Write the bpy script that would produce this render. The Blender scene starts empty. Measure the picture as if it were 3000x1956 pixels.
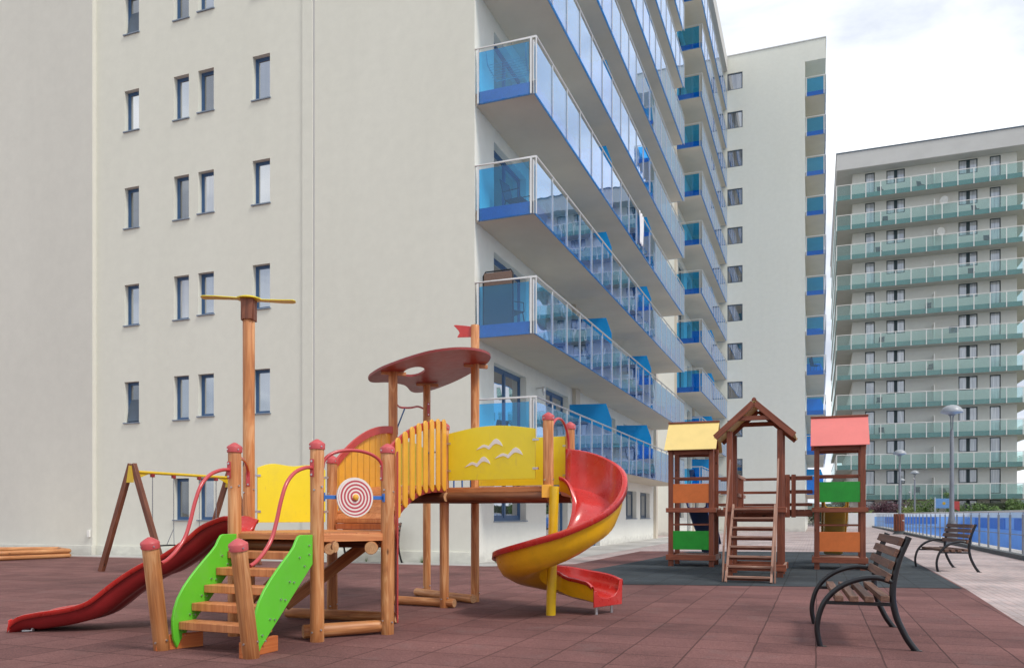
import bpy, math, random
from mathutils import Vector, Matrix
random.seed(7)
sc = bpy.context.scene
COL = sc.collection
R = math.radians
# ------------------------------------------------------------------ camera
FPX = 2335.0
cam = bpy.data.cameras.new('camera'); camo = bpy.data.objects.new('camera', cam); COL.objects.link(camo)
camo.location = (0, 0, 1.15); camo.rotation_euler = (R(90), 0, 0)
cam.sensor_width = 36; cam.lens = 36 * FPX / 3000; cam.shift_y = 530 / 3000
cam.clip_start = .05; cam.clip_end = 4000
sc.camera = camo
sc.render.resolution_x = 1024; sc.render.resolution_y = 667
sc.view_settings.view_transform = 'Standard'; sc.view_settings.look = 'None'
sc.view_settings.gamma = 1; sc.view_settings.exposure = 0.56
# ------------------------------------------------------------------ sky and sun
SUN_EL, SUN_AZ = 52, 128      # azimuth clockwise from +Y
w = bpy.data.worlds.new('World'); sc.world = w; w.use_nodes = True
nt = w.node_tree; nt.nodes.clear()
def wn(t, **k):
    n = nt.nodes.new(t)
    for a, b in k.items(): setattr(n, a, b)
    return n
out = wn('ShaderNodeOutputWorld'); bg1 = wn('ShaderNodeBackground'); bg2 = wn('ShaderNodeBackground'); mx = wn('ShaderNodeMixShader')
sky = wn('ShaderNodeTexSky', sky_type='NISHITA'); sky.sun_disc = False
sky.sun_elevation = R(SUN_EL); sky.sun_rotation = R(SUN_AZ); sky.dust_density = 2
bg1.inputs[1].default_value = 0.10
nt.links.new(sky.outputs[0], bg1.inputs[0])
tc = wn('ShaderNodeTexCoord'); mp = wn('ShaderNodeMapping'); mp.inputs['Scale'].default_value = (1.0, 1.0, 2.6)
n1 = wn('ShaderNodeTexNoise'); n1.inputs['Scale'].default_value = 2.6; n1.inputs['Detail'].default_value = 7; n1.inputs['Roughness'].default_value = .55
n1.inputs['Distortion'].default_value = .3
nt.links.new(tc.outputs['Generated'], mp.inputs[0]); nt.links.new(mp.outputs[0], n1.inputs[0])
cr = wn('ShaderNodeValToRGB'); e = cr.color_ramp.elements
e[0].position = .41; e[0].color = (.47, .51, .59, 1); e[1].position = .68; e[1].color = (1, 1, 1, 1)
m_ = cr.color_ramp.elements.new(.53); m_.color = (.71, .745, .80, 1)
nt.links.new(n1.outputs[0], cr.inputs[0]); nt.links.new(cr.outputs[0], bg2.inputs[0]); bg2.inputs[1].default_value = 1.0
n2 = wn('ShaderNodeTexNoise'); n2.inputs['Scale'].default_value = 1.3; n2.inputs['Detail'].default_value = 4
nt.links.new(mp.outputs[0], n2.inputs[0])
cr2 = wn('ShaderNodeValToRGB'); cr2.color_ramp.elements[0].position = .30; cr2.color_ramp.elements[0].color = (.55, .55, .55, 1); cr2.color_ramp.elements[1].position = .5
nt.links.new(n2.outputs[0], cr2.inputs[0])
nt.links.new(cr2.outputs[0], mx.inputs[0]); nt.links.new(bg1.outputs[0], mx.inputs[1]); nt.links.new(bg2.outputs[0], mx.inputs[2])
nt.links.new(mx.outputs[0], out.inputs[0])
sl = bpy.data.lights.new('sun', 'SUN'); so = bpy.data.objects.new('sun', sl); COL.objects.link(so)
sl.energy = 1.5; sl.angle = R(12); sl.color = (1, .95, .87)
_d = Vector((math.sin(R(SUN_AZ)) * math.cos(R(SUN_EL)), math.cos(R(SUN_AZ)) * math.cos(R(SUN_EL)), math.sin(R(SUN_EL))))
so.rotation_euler = _d.to_track_quat('Z', 'Y').to_euler(); so.location = (0, 0, 50)

# ------------------------------------------------------------------ materials
def mat(name):
    m = bpy.data.materials.new(name); m.use_nodes = True
    return m, m.node_tree, m.node_tree.nodes['Principled BSDF']
def N(t, ty, ins=None, **k):
    n = t.nodes.new(ty)
    for a, b in k.items(): setattr(n, a, b)
    for a, b in (ins or {}).items():
        if hasattr(b, 'is_output'): t.links.new(b, n.inputs[a])
        else: n.inputs[a].default_value = b
    return n
def c4(c): return (c[0], c[1], c[2], 1)
def ramp(t, fac, stops):
    r = N(t, 'ShaderNodeValToRGB', {0: fac}); el = r.color_ramp.elements
    el[0].position, el[0].color = stops[0][0], c4(stops[0][1]); el[1].position, el[1].color = stops[-1][0], c4(stops[-1][1])
    for p, c in stops[1:-1]:
        x = el.new(p); x.color = c4(c)
    return r.outputs[0]
def mixc(t, f, a, b, mode='MIX'):
    m = N(t, 'ShaderNodeMix', data_type='RGBA', blend_type=mode)
    for i, v in ((0, f), (6, a), (7, b)):
        if hasattr(v, 'is_output'): t.links.new(v, m.inputs[i])
        else: m.inputs[i].default_value = v if i == 0 else c4(v)
    return m.outputs[2]
def coords(t, scale=(1, 1, 1), rot=0, rnd=True):
    tc = N(t, 'ShaderNodeTexCoord'); v = tc.outputs['Object']
    if rnd:
        oi = N(t, 'ShaderNodeObjectInfo'); mu = N(t, 'ShaderNodeVectorMath', {0: v}, operation='ADD')
        sc_ = N(t, 'ShaderNodeMath', {0: oi.outputs['Random'], 1: 37.0}, operation='MULTIPLY')
        t.links.new(sc_.outputs[0], mu.inputs[1]); v = mu.outputs[0]
    return N(t, 'ShaderNodeMapping', {'Vector': v, 'Scale': scale, 'Rotation': (0, 0, rot)}).outputs[0]
def bump(t, p, h, s=.3, d=.01):
    b = N(t, 'ShaderNodeBump', {'Height': h, 'Strength': s, 'Distance': d}); t.links.new(b.outputs[0], p.inputs['Normal'])
def plain(name, c, rough=.5, metal=0, var=.12, scale=6, bmp=0, spec=.5, coat=0):
    m, t, p = mat(name)
    n = N(t, 'ShaderNodeTexNoise', {'Vector': coords(t), 'Scale': scale, 'Detail': 6, 'Roughness': .6})
    t.links.new(ramp(t, n.outputs[0], [(.3, [x * (1 - var) for x in c]), (.7, [min(1, x * (1 + var)) for x in c])]), p.inputs['Base Color'])
    n2 = N(t, 'ShaderNodeTexNoise', {'Vector': coords(t), 'Scale': scale * 5, 'Detail': 4})
    mr = N(t, 'ShaderNodeMapRange', {0: n2.outputs[0], 3: max(.02, rough - .08), 4: rough + .1}); t.links.new(mr.outputs[0], p.inputs['Roughness'])
    p.inputs['Metallic'].default_value = metal; p.inputs['Specular IOR Level'].default_value = spec
    p.inputs['Coat Weight'].default_value = coat; p.inputs['Coat Roughness'].default_value = .12
    if bmp: bump(t, p, n2.outputs[0], bmp, .004)
    return m
def wear(name, c2, amt=.35, sc_=2.5):
    t = M[name].node_tree; p = t.nodes['Principled BSDF']; src = p.inputs['Base Color'].links[0].from_socket
    n = N(t, 'ShaderNodeTexNoise', {'Vector': coords(t), 'Scale': sc_, 'Detail': 9, 'Roughness': .75})
    k = mixc(t, ramp(t, n.outputs[0], [(.54, (0, 0, 0)), (.74, (amt,) * 3)]), src, c2)
    v = N(t, 'ShaderNodeTexNoise', {'Vector': coords(t, (1, 1, .25)), 'Scale': 26, 'Detail': 3})
    k = mixc(t, ramp(t, v.outputs[0], [(.66, (0, 0, 0)), (.72, (.35, .35, .35))]), k, c2)
    t.links.new(k, p.inputs['Base Color'])
def woodm(name, lo, mid, hi, rough=.55, sx=9, gl=.0):
    m, t, p = mat(name)
    co = coords(t, (sx, sx, 1.0))
    n0 = N(t, 'ShaderNodeTexNoise', {'Vector': co, 'Scale': .9, 'Detail': 3, 'Distortion': .6})
    wv = N(t, 'ShaderNodeMath', {0: n0.outputs[0], 1: 26.0}, operation='MULTIPLY')
    fr = N(t, 'ShaderNodeMath', {0: wv.outputs[0]}, operation='SINE')
    a = N(t, 'ShaderNodeMapRange', {0: fr.outputs[0], 1: -1.0, 2: 1.0})
    fine = N(t, 'ShaderNodeTexNoise', {'Vector': coords(t, (sx * 8, sx * 8, 2.0)), 'Scale': 1.2, 'Detail': 5})
    big = N(t, 'ShaderNodeTexNoise', {'Vector': coords(t), 'Scale': 1.7, 'Detail': 3})
    c1 = ramp(t, a.outputs[0], [(0, lo), (.45, mid), (.8, mid), (1, hi)])
    c2 = mixc(t, .35, c1, ramp(t, fine.outputs[0], [(.35, lo), (.65, hi)]))
    oi = N(t, 'ShaderNodeObjectInfo')
    sh = N(t, 'ShaderNodeMapRange', {0: oi.outputs['Random'], 3: .86, 4: 1.1})
    c3 = mixc(t, .28, c2, ramp(t, big.outputs[0], [(.3, lo), (.5, mid), (.7, hi)]), 'MIX')
    vm = N(t, 'ShaderNodeVectorMath', {0: c3}, operation='SCALE'); t.links.new(sh.outputs[0], vm.inputs['Scale'])
    # knots
    vo = N(t, 'ShaderNodeTexVoronoi', {'Vector': coords(t, (5, 5, 2.2)), 'Scale': 1.0})
    kn = ramp(t, vo.outputs['Distance'], [(.05, (1, 1, 1)), (.10, (0, 0, 0))])
    c4_ = mixc(t, kn, vm.outputs[0], [x * .3 for x in lo])
    t.links.new(c4_, p.inputs['Base Color'])
    p.inputs['Roughness'].default_value = rough
    bump(t, p, fine.outputs[0], .25, .004)
    return m
def stucco(name, c, c2):
    m, t, p = mat(name)
    co = coords(t, rnd=False)
    big = N(t, 'ShaderNodeTexNoise', {'Vector': coords(t, (.35, .35, .12), rnd=False), 'Scale': 1, 'Detail': 5, 'Roughness': .6})
    st = N(t, 'ShaderNodeTexNoise', {'Vector': coords(t, (2.2, 2.2, .09), rnd=False), 'Scale': 1, 'Detail': 5})
    f = N(t, 'ShaderNodeTexNoise', {'Vector': co, 'Scale': 3.5, 'Detail': 8, 'Roughness': .65})
    k = ramp(t, big.outputs[0], [(.35, c2), (.65, c)])
    k = mixc(t, ramp(t, st.outputs[0], [(.5, (0, 0, 0)), (.85, (.22, .22, .22))]), k, [x * .86 for x in c2])
    k = mixc(t, .35, k, ramp(t, f.outputs[0], [(.3, [x * .90 for x in c]), (.7, [min(1, x * 1.06) for x in c])]))
    # dirt towards the ground
    sx = N(t, 'ShaderNodeSeparateXYZ', {0: co})
    g = N(t, 'ShaderNodeTexNoise', {'Vector': coords(t, (3, 3, 6), rnd=False), 'Scale': 1, 'Detail': 6})
    zz = N(t, 'ShaderNodeMath', {0: g.outputs[0], 1: .55}, operation='MULTIPLY')
    ss = N(t, 'ShaderNodeMath', {0: zz.outputs[0], 1: sx.outputs[2]}, operation='SUBTRACT')
    k = mixc(t, ramp(t, ss.outputs[0], [(.0, (0, 0, 0)), (.35, (.55, .55, .55))]), k, (.36, .35, .33))
    t.links.new(k, p.inputs['Base Color']); p.inputs['Roughness'].default_value = .9; p.inputs['Specular IOR Level'].default_value = .2
    fb = N(t, 'ShaderNodeTexNoise', {'Vector': co, 'Scale': 60, 'Detail': 4}); bump(t, p, fb.outputs[0], .25, .01)
    return m
def tilemat(name, c, cj, rot, w, h, off, speck, var=.2, joint=.012, rough=.9, stain=None, c2=None, nz=2.0):
    m, t, p = mat(name)
    tc = N(t, 'ShaderNodeTexCoord')
    co = N(t, 'ShaderNodeMapping', {'Vector': tc.outputs['Object'], 'Rotation': (0, 0, rot)}).outputs[0]
    wob = N(t, 'ShaderNodeTexNoise', {'Vector': co, 'Scale': 1.7, 'Detail': 2})
    wo = N(t, 'ShaderNodeVectorMath', {0: wob.outputs['Color']}, operation='SCALE'); wo.inputs['Scale'].default_value = .02
    co2 = N(t, 'ShaderNodeVectorMath', {0: co, 1: wo.outputs[0]}, operation='ADD').outputs[0]
    c2 = c2 or [x * .78 for x in c]
    br = N(t, 'ShaderNodeTexBrick', {'Vector': co2, 'Color1': c4(c), 'Color2': c4(c2), 'Mortar': c4(cj), 'Scale': 1.0, 'Mortar Size': joint, 'Mortar Smooth': .3, 'Bias': 0.0, 'Brick Width': w, 'Row Height': h}, offset=off, squash=1)
    sp = N(t, 'ShaderNodeTexNoise', {'Vector': co, 'Scale': speck, 'Detail': 3, 'Roughness': .8})
    bg = N(t, 'ShaderNodeTexNoise', {'Vector': co, 'Scale': .55, 'Detail': 6, 'Roughness': .65})
    k = mixc(t, 1.0, br.outputs['Color'], ramp(t, sp.outputs[0], [(.3, (1 - var,) * 3), (.7, (1 + var,) * 3)]), 'MULTIPLY')
    k = mixc(t, 1.0, k, ramp(t, bg.outputs[0], [(.3, (.66,) * 3), (.5, (1, 1, 1)), (.72, (1.32,) * 3)]), 'MULTIPLY')
    if stain:
        sn = N(t, 'ShaderNodeTexNoise', {'Vector': co, 'Scale': nz, 'Detail': 8, 'Roughness': .7})
        k = mixc(t, ramp(t, sn.outputs[0], [(.55, (0, 0, 0)), (.75, (.5, .5, .5))]), k, stain)
        ck = N(t, 'ShaderNodeTexVoronoi', {'Vector': co, 'Scale': 2.3})
        k = mixc(t, ramp(t, ck.outputs['Distance'], [(.018, (.7, .7, .7)), (.03, (0, 0, 0))]), k, [min(1, x * 2.6) for x in c])
    t.links.new(k, p.inputs['Base Color']); p.inputs['Roughness'].default_value = rough; p.inputs['Specular IOR Level'].default_value = .25
    inv = N(t, 'ShaderNodeMath', {0: 1.0, 1: br.outputs['Fac']}, operation='SUBTRACT')
    ad = N(t, 'ShaderNodeMath', {0: sp.outputs[0], 1: .25}, operation='MULTIPLY')
    hh = N(t, 'ShaderNodeMath', {0: inv.outputs[0], 1: ad.outputs[0]}, operation='ADD')
    bump(t, p, hh.outputs[0], .5, .006)
    return m
def glassm(name, tint, refl0=.10, refl1=.9, gcol=(1, 1, 1), body=None, bodyf=.0):
    m = bpy.data.materials.new(name); m.use_nodes = True; t = m.node_tree; t.nodes.clear()
    o = N(t, 'ShaderNodeOutputMaterial'); tr = N(t, 'ShaderNodeBsdfTransparent', {0: c4(tint)})
    gl = N(t, 'ShaderNodeBsdfGlossy', {0: c4(gcol), 'Roughness': .015})
    nb = N(t, 'ShaderNodeTexNoise', {'Vector': coords(t), 'Scale': .9, 'Detail': 2})
    b = N(t, 'ShaderNodeBump', {'Height': nb.outputs[0], 'Strength': .06, 'Distance': .05}); t.links.new(b.outputs[0], gl.inputs['Normal'])
    lw = N(t, 'ShaderNodeLayerWeight', {'Blend': .5}); pw = N(t, 'ShaderNodeMath', {0: lw.outputs['Facing'], 1: 1.9}, operation='POWER')
    mr = N(t, 'ShaderNodeMapRange', {0: pw.outputs[0], 3: refl0, 4: refl1})
    base = tr.outputs[0]
    if body:
        df = N(t, 'ShaderNodeBsdfDiffuse', {0: c4(body)}); mm = N(t, 'ShaderNodeMixShader', {0: bodyf, 1: base, 2: df.outputs[0]}); base = mm.outputs[0]
    ms = N(t, 'ShaderNodeMixShader', {0: mr.outputs[0], 1: base, 2: gl.outputs[0]}); t.links.new(ms.outputs[0], o.inputs[0])
    return m
def panem(name, inner, inner2, refl=.35):
    m = bpy.data.materials.new(name); m.use_nodes = True; t = m.node_tree; t.nodes.clear()
    o = N(t, 'ShaderNodeOutputMaterial')
    nz = N(t, 'ShaderNodeTexNoise', {'Vector': coords(t, (5, 5, .3)), 'Scale': 1.2, 'Detail': 4})
    df = N(t, 'ShaderNodeBsdfDiffuse', {0: ramp(t, nz.outputs[0], [(.42, inner), (.6, inner2)])})
    gl = N(t, 'ShaderNodeBsdfGlossy', {0: (.93, .96, 1, 1), 'Roughness': .01})
    nb = N(t, 'ShaderNodeTexNoise', {'Vector': coords(t), 'Scale': .8, 'Detail': 1})
    b = N(t, 'ShaderNodeBump', {'Height': nb.outputs[0], 'Strength': .15, 'Distance': .06}); t.links.new(b.outputs[0], gl.inputs['Normal'])
    lw = N(t, 'ShaderNodeLayerWeight', {'Blend': .5}); pw = N(t, 'ShaderNodeMath', {0: lw.outputs['Facing'], 1: 3.0}, operation='POWER')
    mr = N(t, 'ShaderNodeMapRange', {0: pw.outputs[0], 3: refl, 4: .95})
    ms = N(t, 'ShaderNodeMixShader', {0: mr.outputs[0], 1: df.outputs[0], 2: gl.outputs[0]}); t.links.new(ms.outputs[0], o.inputs[0])
    return m
def leafm(name, a, b):
    m, t, p = mat(name)
    g = N(t, 'ShaderNodeNewGeometry'); k = ramp(t, g.outputs['Random Per Island'], [(0, a), (1, b)])
    t.links.new(k, p.inputs['Base Color']); p.inputs['Roughness'].default_value = .55
    return m
def spiralm():
    m, t, p = mat('spiral_paint')
    tc = N(t, 'ShaderNodeTexCoord'); s = N(t, 'ShaderNodeSeparateXYZ', {0: tc.outputs['Object']})
    x2 = N(t, 'ShaderNodeMath', {0: s.outputs[0], 1: s.outputs[0]}, operation='MULTIPLY'); z2 = N(t, 'ShaderNodeMath', {0: s.outputs[2], 1: s.outputs[2]}, operation='MULTIPLY')
    ad = N(t, 'ShaderNodeMath', {0: x2.outputs[0], 1: z2.outputs[0]}, operation='ADD'); r = N(t, 'ShaderNodeMath', {0: ad.outputs[0]}, operation='SQRT')
    an = N(t, 'ShaderNodeMath', {0: s.outputs[2], 1: s.outputs[0]}, operation='ARCTAN2')
    a = N(t, 'ShaderNodeMath', {0: an.outputs[0], 1: 2 * math.pi}, operation='DIVIDE')
    q = N(t, 'ShaderNodeMath', {0: r.outputs[0], 1: .0335}, operation='DIVIDE'); d = N(t, 'ShaderNodeMath', {0: q.outputs[0], 1: a.outputs[0]}, operation='ADD')
    f = N(t, 'ShaderNodeMath', {0: d.outputs[0]}, operation='FRACT')
    g = N(t, 'ShaderNodeMath', {0: f.outputs[0], 1: .46}, operation='GREATER_THAN'); h = N(t, 'ShaderNodeMath', {0: r.outputs[0], 1: .171}, operation='LESS_THAN')
    k = N(t, 'ShaderNodeMath', {0: g.outputs[0], 1: h.outputs[0]}, operation='MULTIPLY')
    t.links.new(mixc(t, k.outputs[0], (.80, .72, .66), (.50, .07, .09)), p.inputs['Base Color']); p.inputs['Roughness'].default_value = .4
    return m
YAW = R(20.95)
M = {}
WEAR = (('red', (.62, .20, .18)), ('green', (.20, .50, .12)), ('yellow', (.66, .52, .10)), ('slideyellow', (.55, .30, .04)), ('redroof', (.40, .12, .11)), ('slat', (.62, .33, .08)), ('pink', (.55, .2, .18)), ('paleyellow', (.62, .48, .22)), ('capred', (.62, .25, .24)))
M['log'] = woodm('pine_log', (.32, .10, .028), (.56, .215, .066), (.78, .42, .19), .5, 9)
M['logdark'] = woodm('dark_beam', (.085, .026, .010), (.15, .05, .018), (.23, .085, .03), .5, 9)  # log grain in darker browns, for under-deck beams and the far bridge beam
M['plank'] = woodm('pine_plank', (.42, .13, .045), (.58, .22, .08), (.68, .30, .12), .5, 14)
M['plankred'] = woodm('orange_plank', (.36, .08, .02), (.47, .12, .03), (.56, .18, .05), .45, 14)
M['end'] = woodm('end_grain', (.42, .20, .09), (.56, .30, .14), (.66, .40, .2), .8, 25)
M['redwood'] = woodm('redwood', (.14, .035, .017), (.24, .062, .028), (.33, .095, .045), .5, 12)
M['weathered'] = woodm('weathered_wood', (.20, .09, .06), (.32, .16, .11), (.46, .30, .23), .7, 14)
M['benchwood'] = woodm('bench_wood', (.08, .036, .024), (.155, .075, .05), (.25, .14, .09), .55, 16)
M['swingwood'] = woodm('swing_wood', (.10, .03, .015), (.19, .06, .03), (.28, .10, .05), .5, 12)
M['sandlog'] = woodm('sandpit_log', (.36, .13, .045), (.55, .24, .09), (.66, .34, .15), .5, 9)
M['red'] = plain('red_plastic', (.55, .028, .022), .28, var=.14, scale=3, coat=.5)
M['redrail'] = plain('red_steel', (.52, .055, .06), .33, var=.06, coat=.3)
M['redboard'] = plain('red_board', (.50, .06, .055), .4, var=.08)
M['redroof'] = plain('dark_red_board', (.30, .035, .032), .42, var=.1, scale=2)
M['capred'] = plain('red_cap', (.52, .075, .08), .45, var=.1)
M['yellow'] = plain('yellow_board', (.87, .73, .034), .35, var=.05, scale=2)
M['slideyellow'] = plain('yellow_plastic', (.80, .43, .008), .3, var=.12, scale=4, coat=.3)
M['poleyellow'] = plain('yellow_steel', (.72, .47, .01), .3, var=.08, coat=.3)
M['slat'] = plain('yellow_orange_slat', (.82, .42, .045), .4, var=.08)
M['green'] = plain('green_board', (.13, .58, .035), .33, var=.06, scale=2)
M['dgreen'] = plain('dark_green_board', (.012, .30, .025), .4, var=.1)
M['orange'] = plain('orange_board', (.68, .17, .035), .45, var=.08)
M['paleyellow'] = plain('pale_yellow_sheet', (.80, .60, .22), .5, var=.06, scale=2)
M['pink'] = plain('pink_sheet', (.72, .19, .17), .5, var=.06, scale=2)
M['blue'] = plain('blue_steel', (.04, .16, .50), .4, var=.06)
M['navy'] = plain('navy_plastic', (.012, .03, .16), .3, var=.1)
M['white'] = plain('white_paint', (.80, .79, .76), .5, var=.03)
M['spiral'] = spiralm()
M['steel'] = plain('galvanised_steel', (.60, .61, .62), .35, metal=.9, var=.12)
M['rail'] = plain('stainless_rail', (.66, .64, .62), .30, metal=.85, var=.06)
M['lampgrey'] = plain('lamp_paint', (.24, .25, .27), .45, metal=.3, var=.12)
M['lampglass'] = plain('lamp_dome', (.36, .38, .40), .3, var=.1)
M['black'] = plain('black_iron', (.012, .013, .016), .33, metal=.2, var=.2, coat=.2)
M['dark'] = plain('dark_fabric', (.03, .035, .06), .7, var=.2)
M['stucco'] = stucco('cream_stucco', (.79, .79, .695), (.745, .745, .65))
M['stucco2'] = stucco('grey_cream_stucco', (.72, .71, .64), (.67, .66, .595))
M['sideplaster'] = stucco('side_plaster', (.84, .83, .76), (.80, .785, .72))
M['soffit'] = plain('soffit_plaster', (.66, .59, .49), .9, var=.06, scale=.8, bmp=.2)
M['tower'] = stucco('tower_plaster', (.80, .80, .72), (.76, .76, .68))
M['towerC'] = stucco('far_plaster', (.79, .775, .735), (.74, .725, .69))
M['fascia'] = plain('grey_fascia', (.56, .555, .54), .8, var=.05, scale=.7)
M['bframe'] = plain('blue_frame', (.055, .13, .27), .4, var=.08)
M['bsill'] = plain('grey_sill', (.22, .27, .34), .5, var=.1)
M['dframe'] = plain('dark_green_frame', (.02, .045, .055), .4, var=.1)
M['gframe'] = plain('slate_frame', (.075, .11, .155), .4, var=.1)
M['pane'] = panem('window_glass', (.02, .03, .04), (.10, .11, .13), .50)
M['paneC'] = panem('curtained_glass', (.44, .45, .50), (.66, .67, .70), .22)
M['paneB'] = panem('stair_window_glass', (.03, .034, .04), (.22, .225, .23), .38)
M['bglass'] = glassm('blue_glass', (.27, .74, .99), .05, .95, (.80, .87, 1.0))
M['gglass'] = glassm('green_glass', (.80, .925, .905), .05, .6, body=(.50, .66, .63), bodyf=.07)
M['divider'] = plain('blue_divider_glass', (.008, .30, .72), .22, var=.1, scale=1)
M['skirt'] = plain('blue_slab_edge', (.20, .32, .52), .25, var=.1)
M['gskirt'] = plain('green_slab_edge', (.13, .30, .30), .3, var=.12, scale=1)
M['rubber'] = tilemat('red_rubber_tiles', (.185, .086, .079), (.075, .034, .031), YAW, .5, .5, 0, 90, .5, .008, stain=(.16, .115, .11), c2=(.135, .062, .058))
M['drubber'] = tilemat('dark_rubber_tiles', (.044, .053, .060), (.02, .022, .024), YAW, .5, .5, 0, 130, .4, .008, stain=(.11, .125, .13), c2=(.036, .044, .05))
M['paver'] = tilemat('pink_pavers', (.47, .37, .355), (.30, .24, .21), YAW + R(90), .21, .105, .5, 60, .12, .006, stain=(.46, .42, .38), c2=(.375, .32, .315))
M['concrete'] = tilemat('concrete_apron', (.50, .49, .47), (.3, .29, .27), YAW, 2.0, 1.5, .5, 60, .12, .012, stain=(.40, .38, .36))
M['earth'] = plain('dry_ground', (.22, .20, .15), .95, var=.3, scale=.05)
M['kerb'] = plain('dark_kerb', (.10, .11, .115), .8, var=.25, scale=8, bmp=.3)
M['gravel'] = tilemat('white_gravel', (.62, .61, .60), (.35, .34, .33), 0, .06, .05, .37, 90, .3, .012)
M['poolblue'] = plain('pool_blue_paint', (.24, .44, .78), .45, var=.1, scale=.5)
M['pooldeep'] = plain('pool_dark_blue_paint', (.05, .17, .52), .4, var=.1, scale=.5)
M['poolwhite'] = plain('white_wall_paint', (.78, .78, .76), .7, var=.05, scale=.6)
M['leafg'] = leafm('leaf_green', (.03, .08, .012), (.13, .22, .04))
M['leafl'] = leafm('leaf_light', (.10, .16, .03), (.25, .30, .08))
M['leafd'] = leafm('leaf_dark', (.014, .03, .012), (.05, .07, .025))
M['leafp'] = leafm('leaf_purple', (.04, .016, .025), (.14, .05, .07))
M['bark'] = plain('bark', (.10, .07, .05), .9, var=.3, scale=20)
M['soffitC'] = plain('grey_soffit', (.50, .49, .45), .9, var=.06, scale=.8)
M['hill'] = plain('hill_green', (.06, .09, .08), .95, var=.2, scale=.01)
M['sand'] = plain('sand', (.45, .37, .26), .95, var=.15, scale=30)
M['mesh'] = plain('woven_mat', (.20, .13, .10), .8, var=.5, scale=60)
M['towel'] = plain('white_towel', (.78, .76, .78), .9, var=.05)
M['acunit'] = plain('air_unit', (.42, .42, .36), .6, var=.1)
M['mural'] = plain('mural_blue', (.16, .33, .62), .5, var=.1)
M['teal'] = plain('teal_wire', (.10, .38, .42), .4)

for _n, _c in WEAR: wear(_n, _c)
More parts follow.
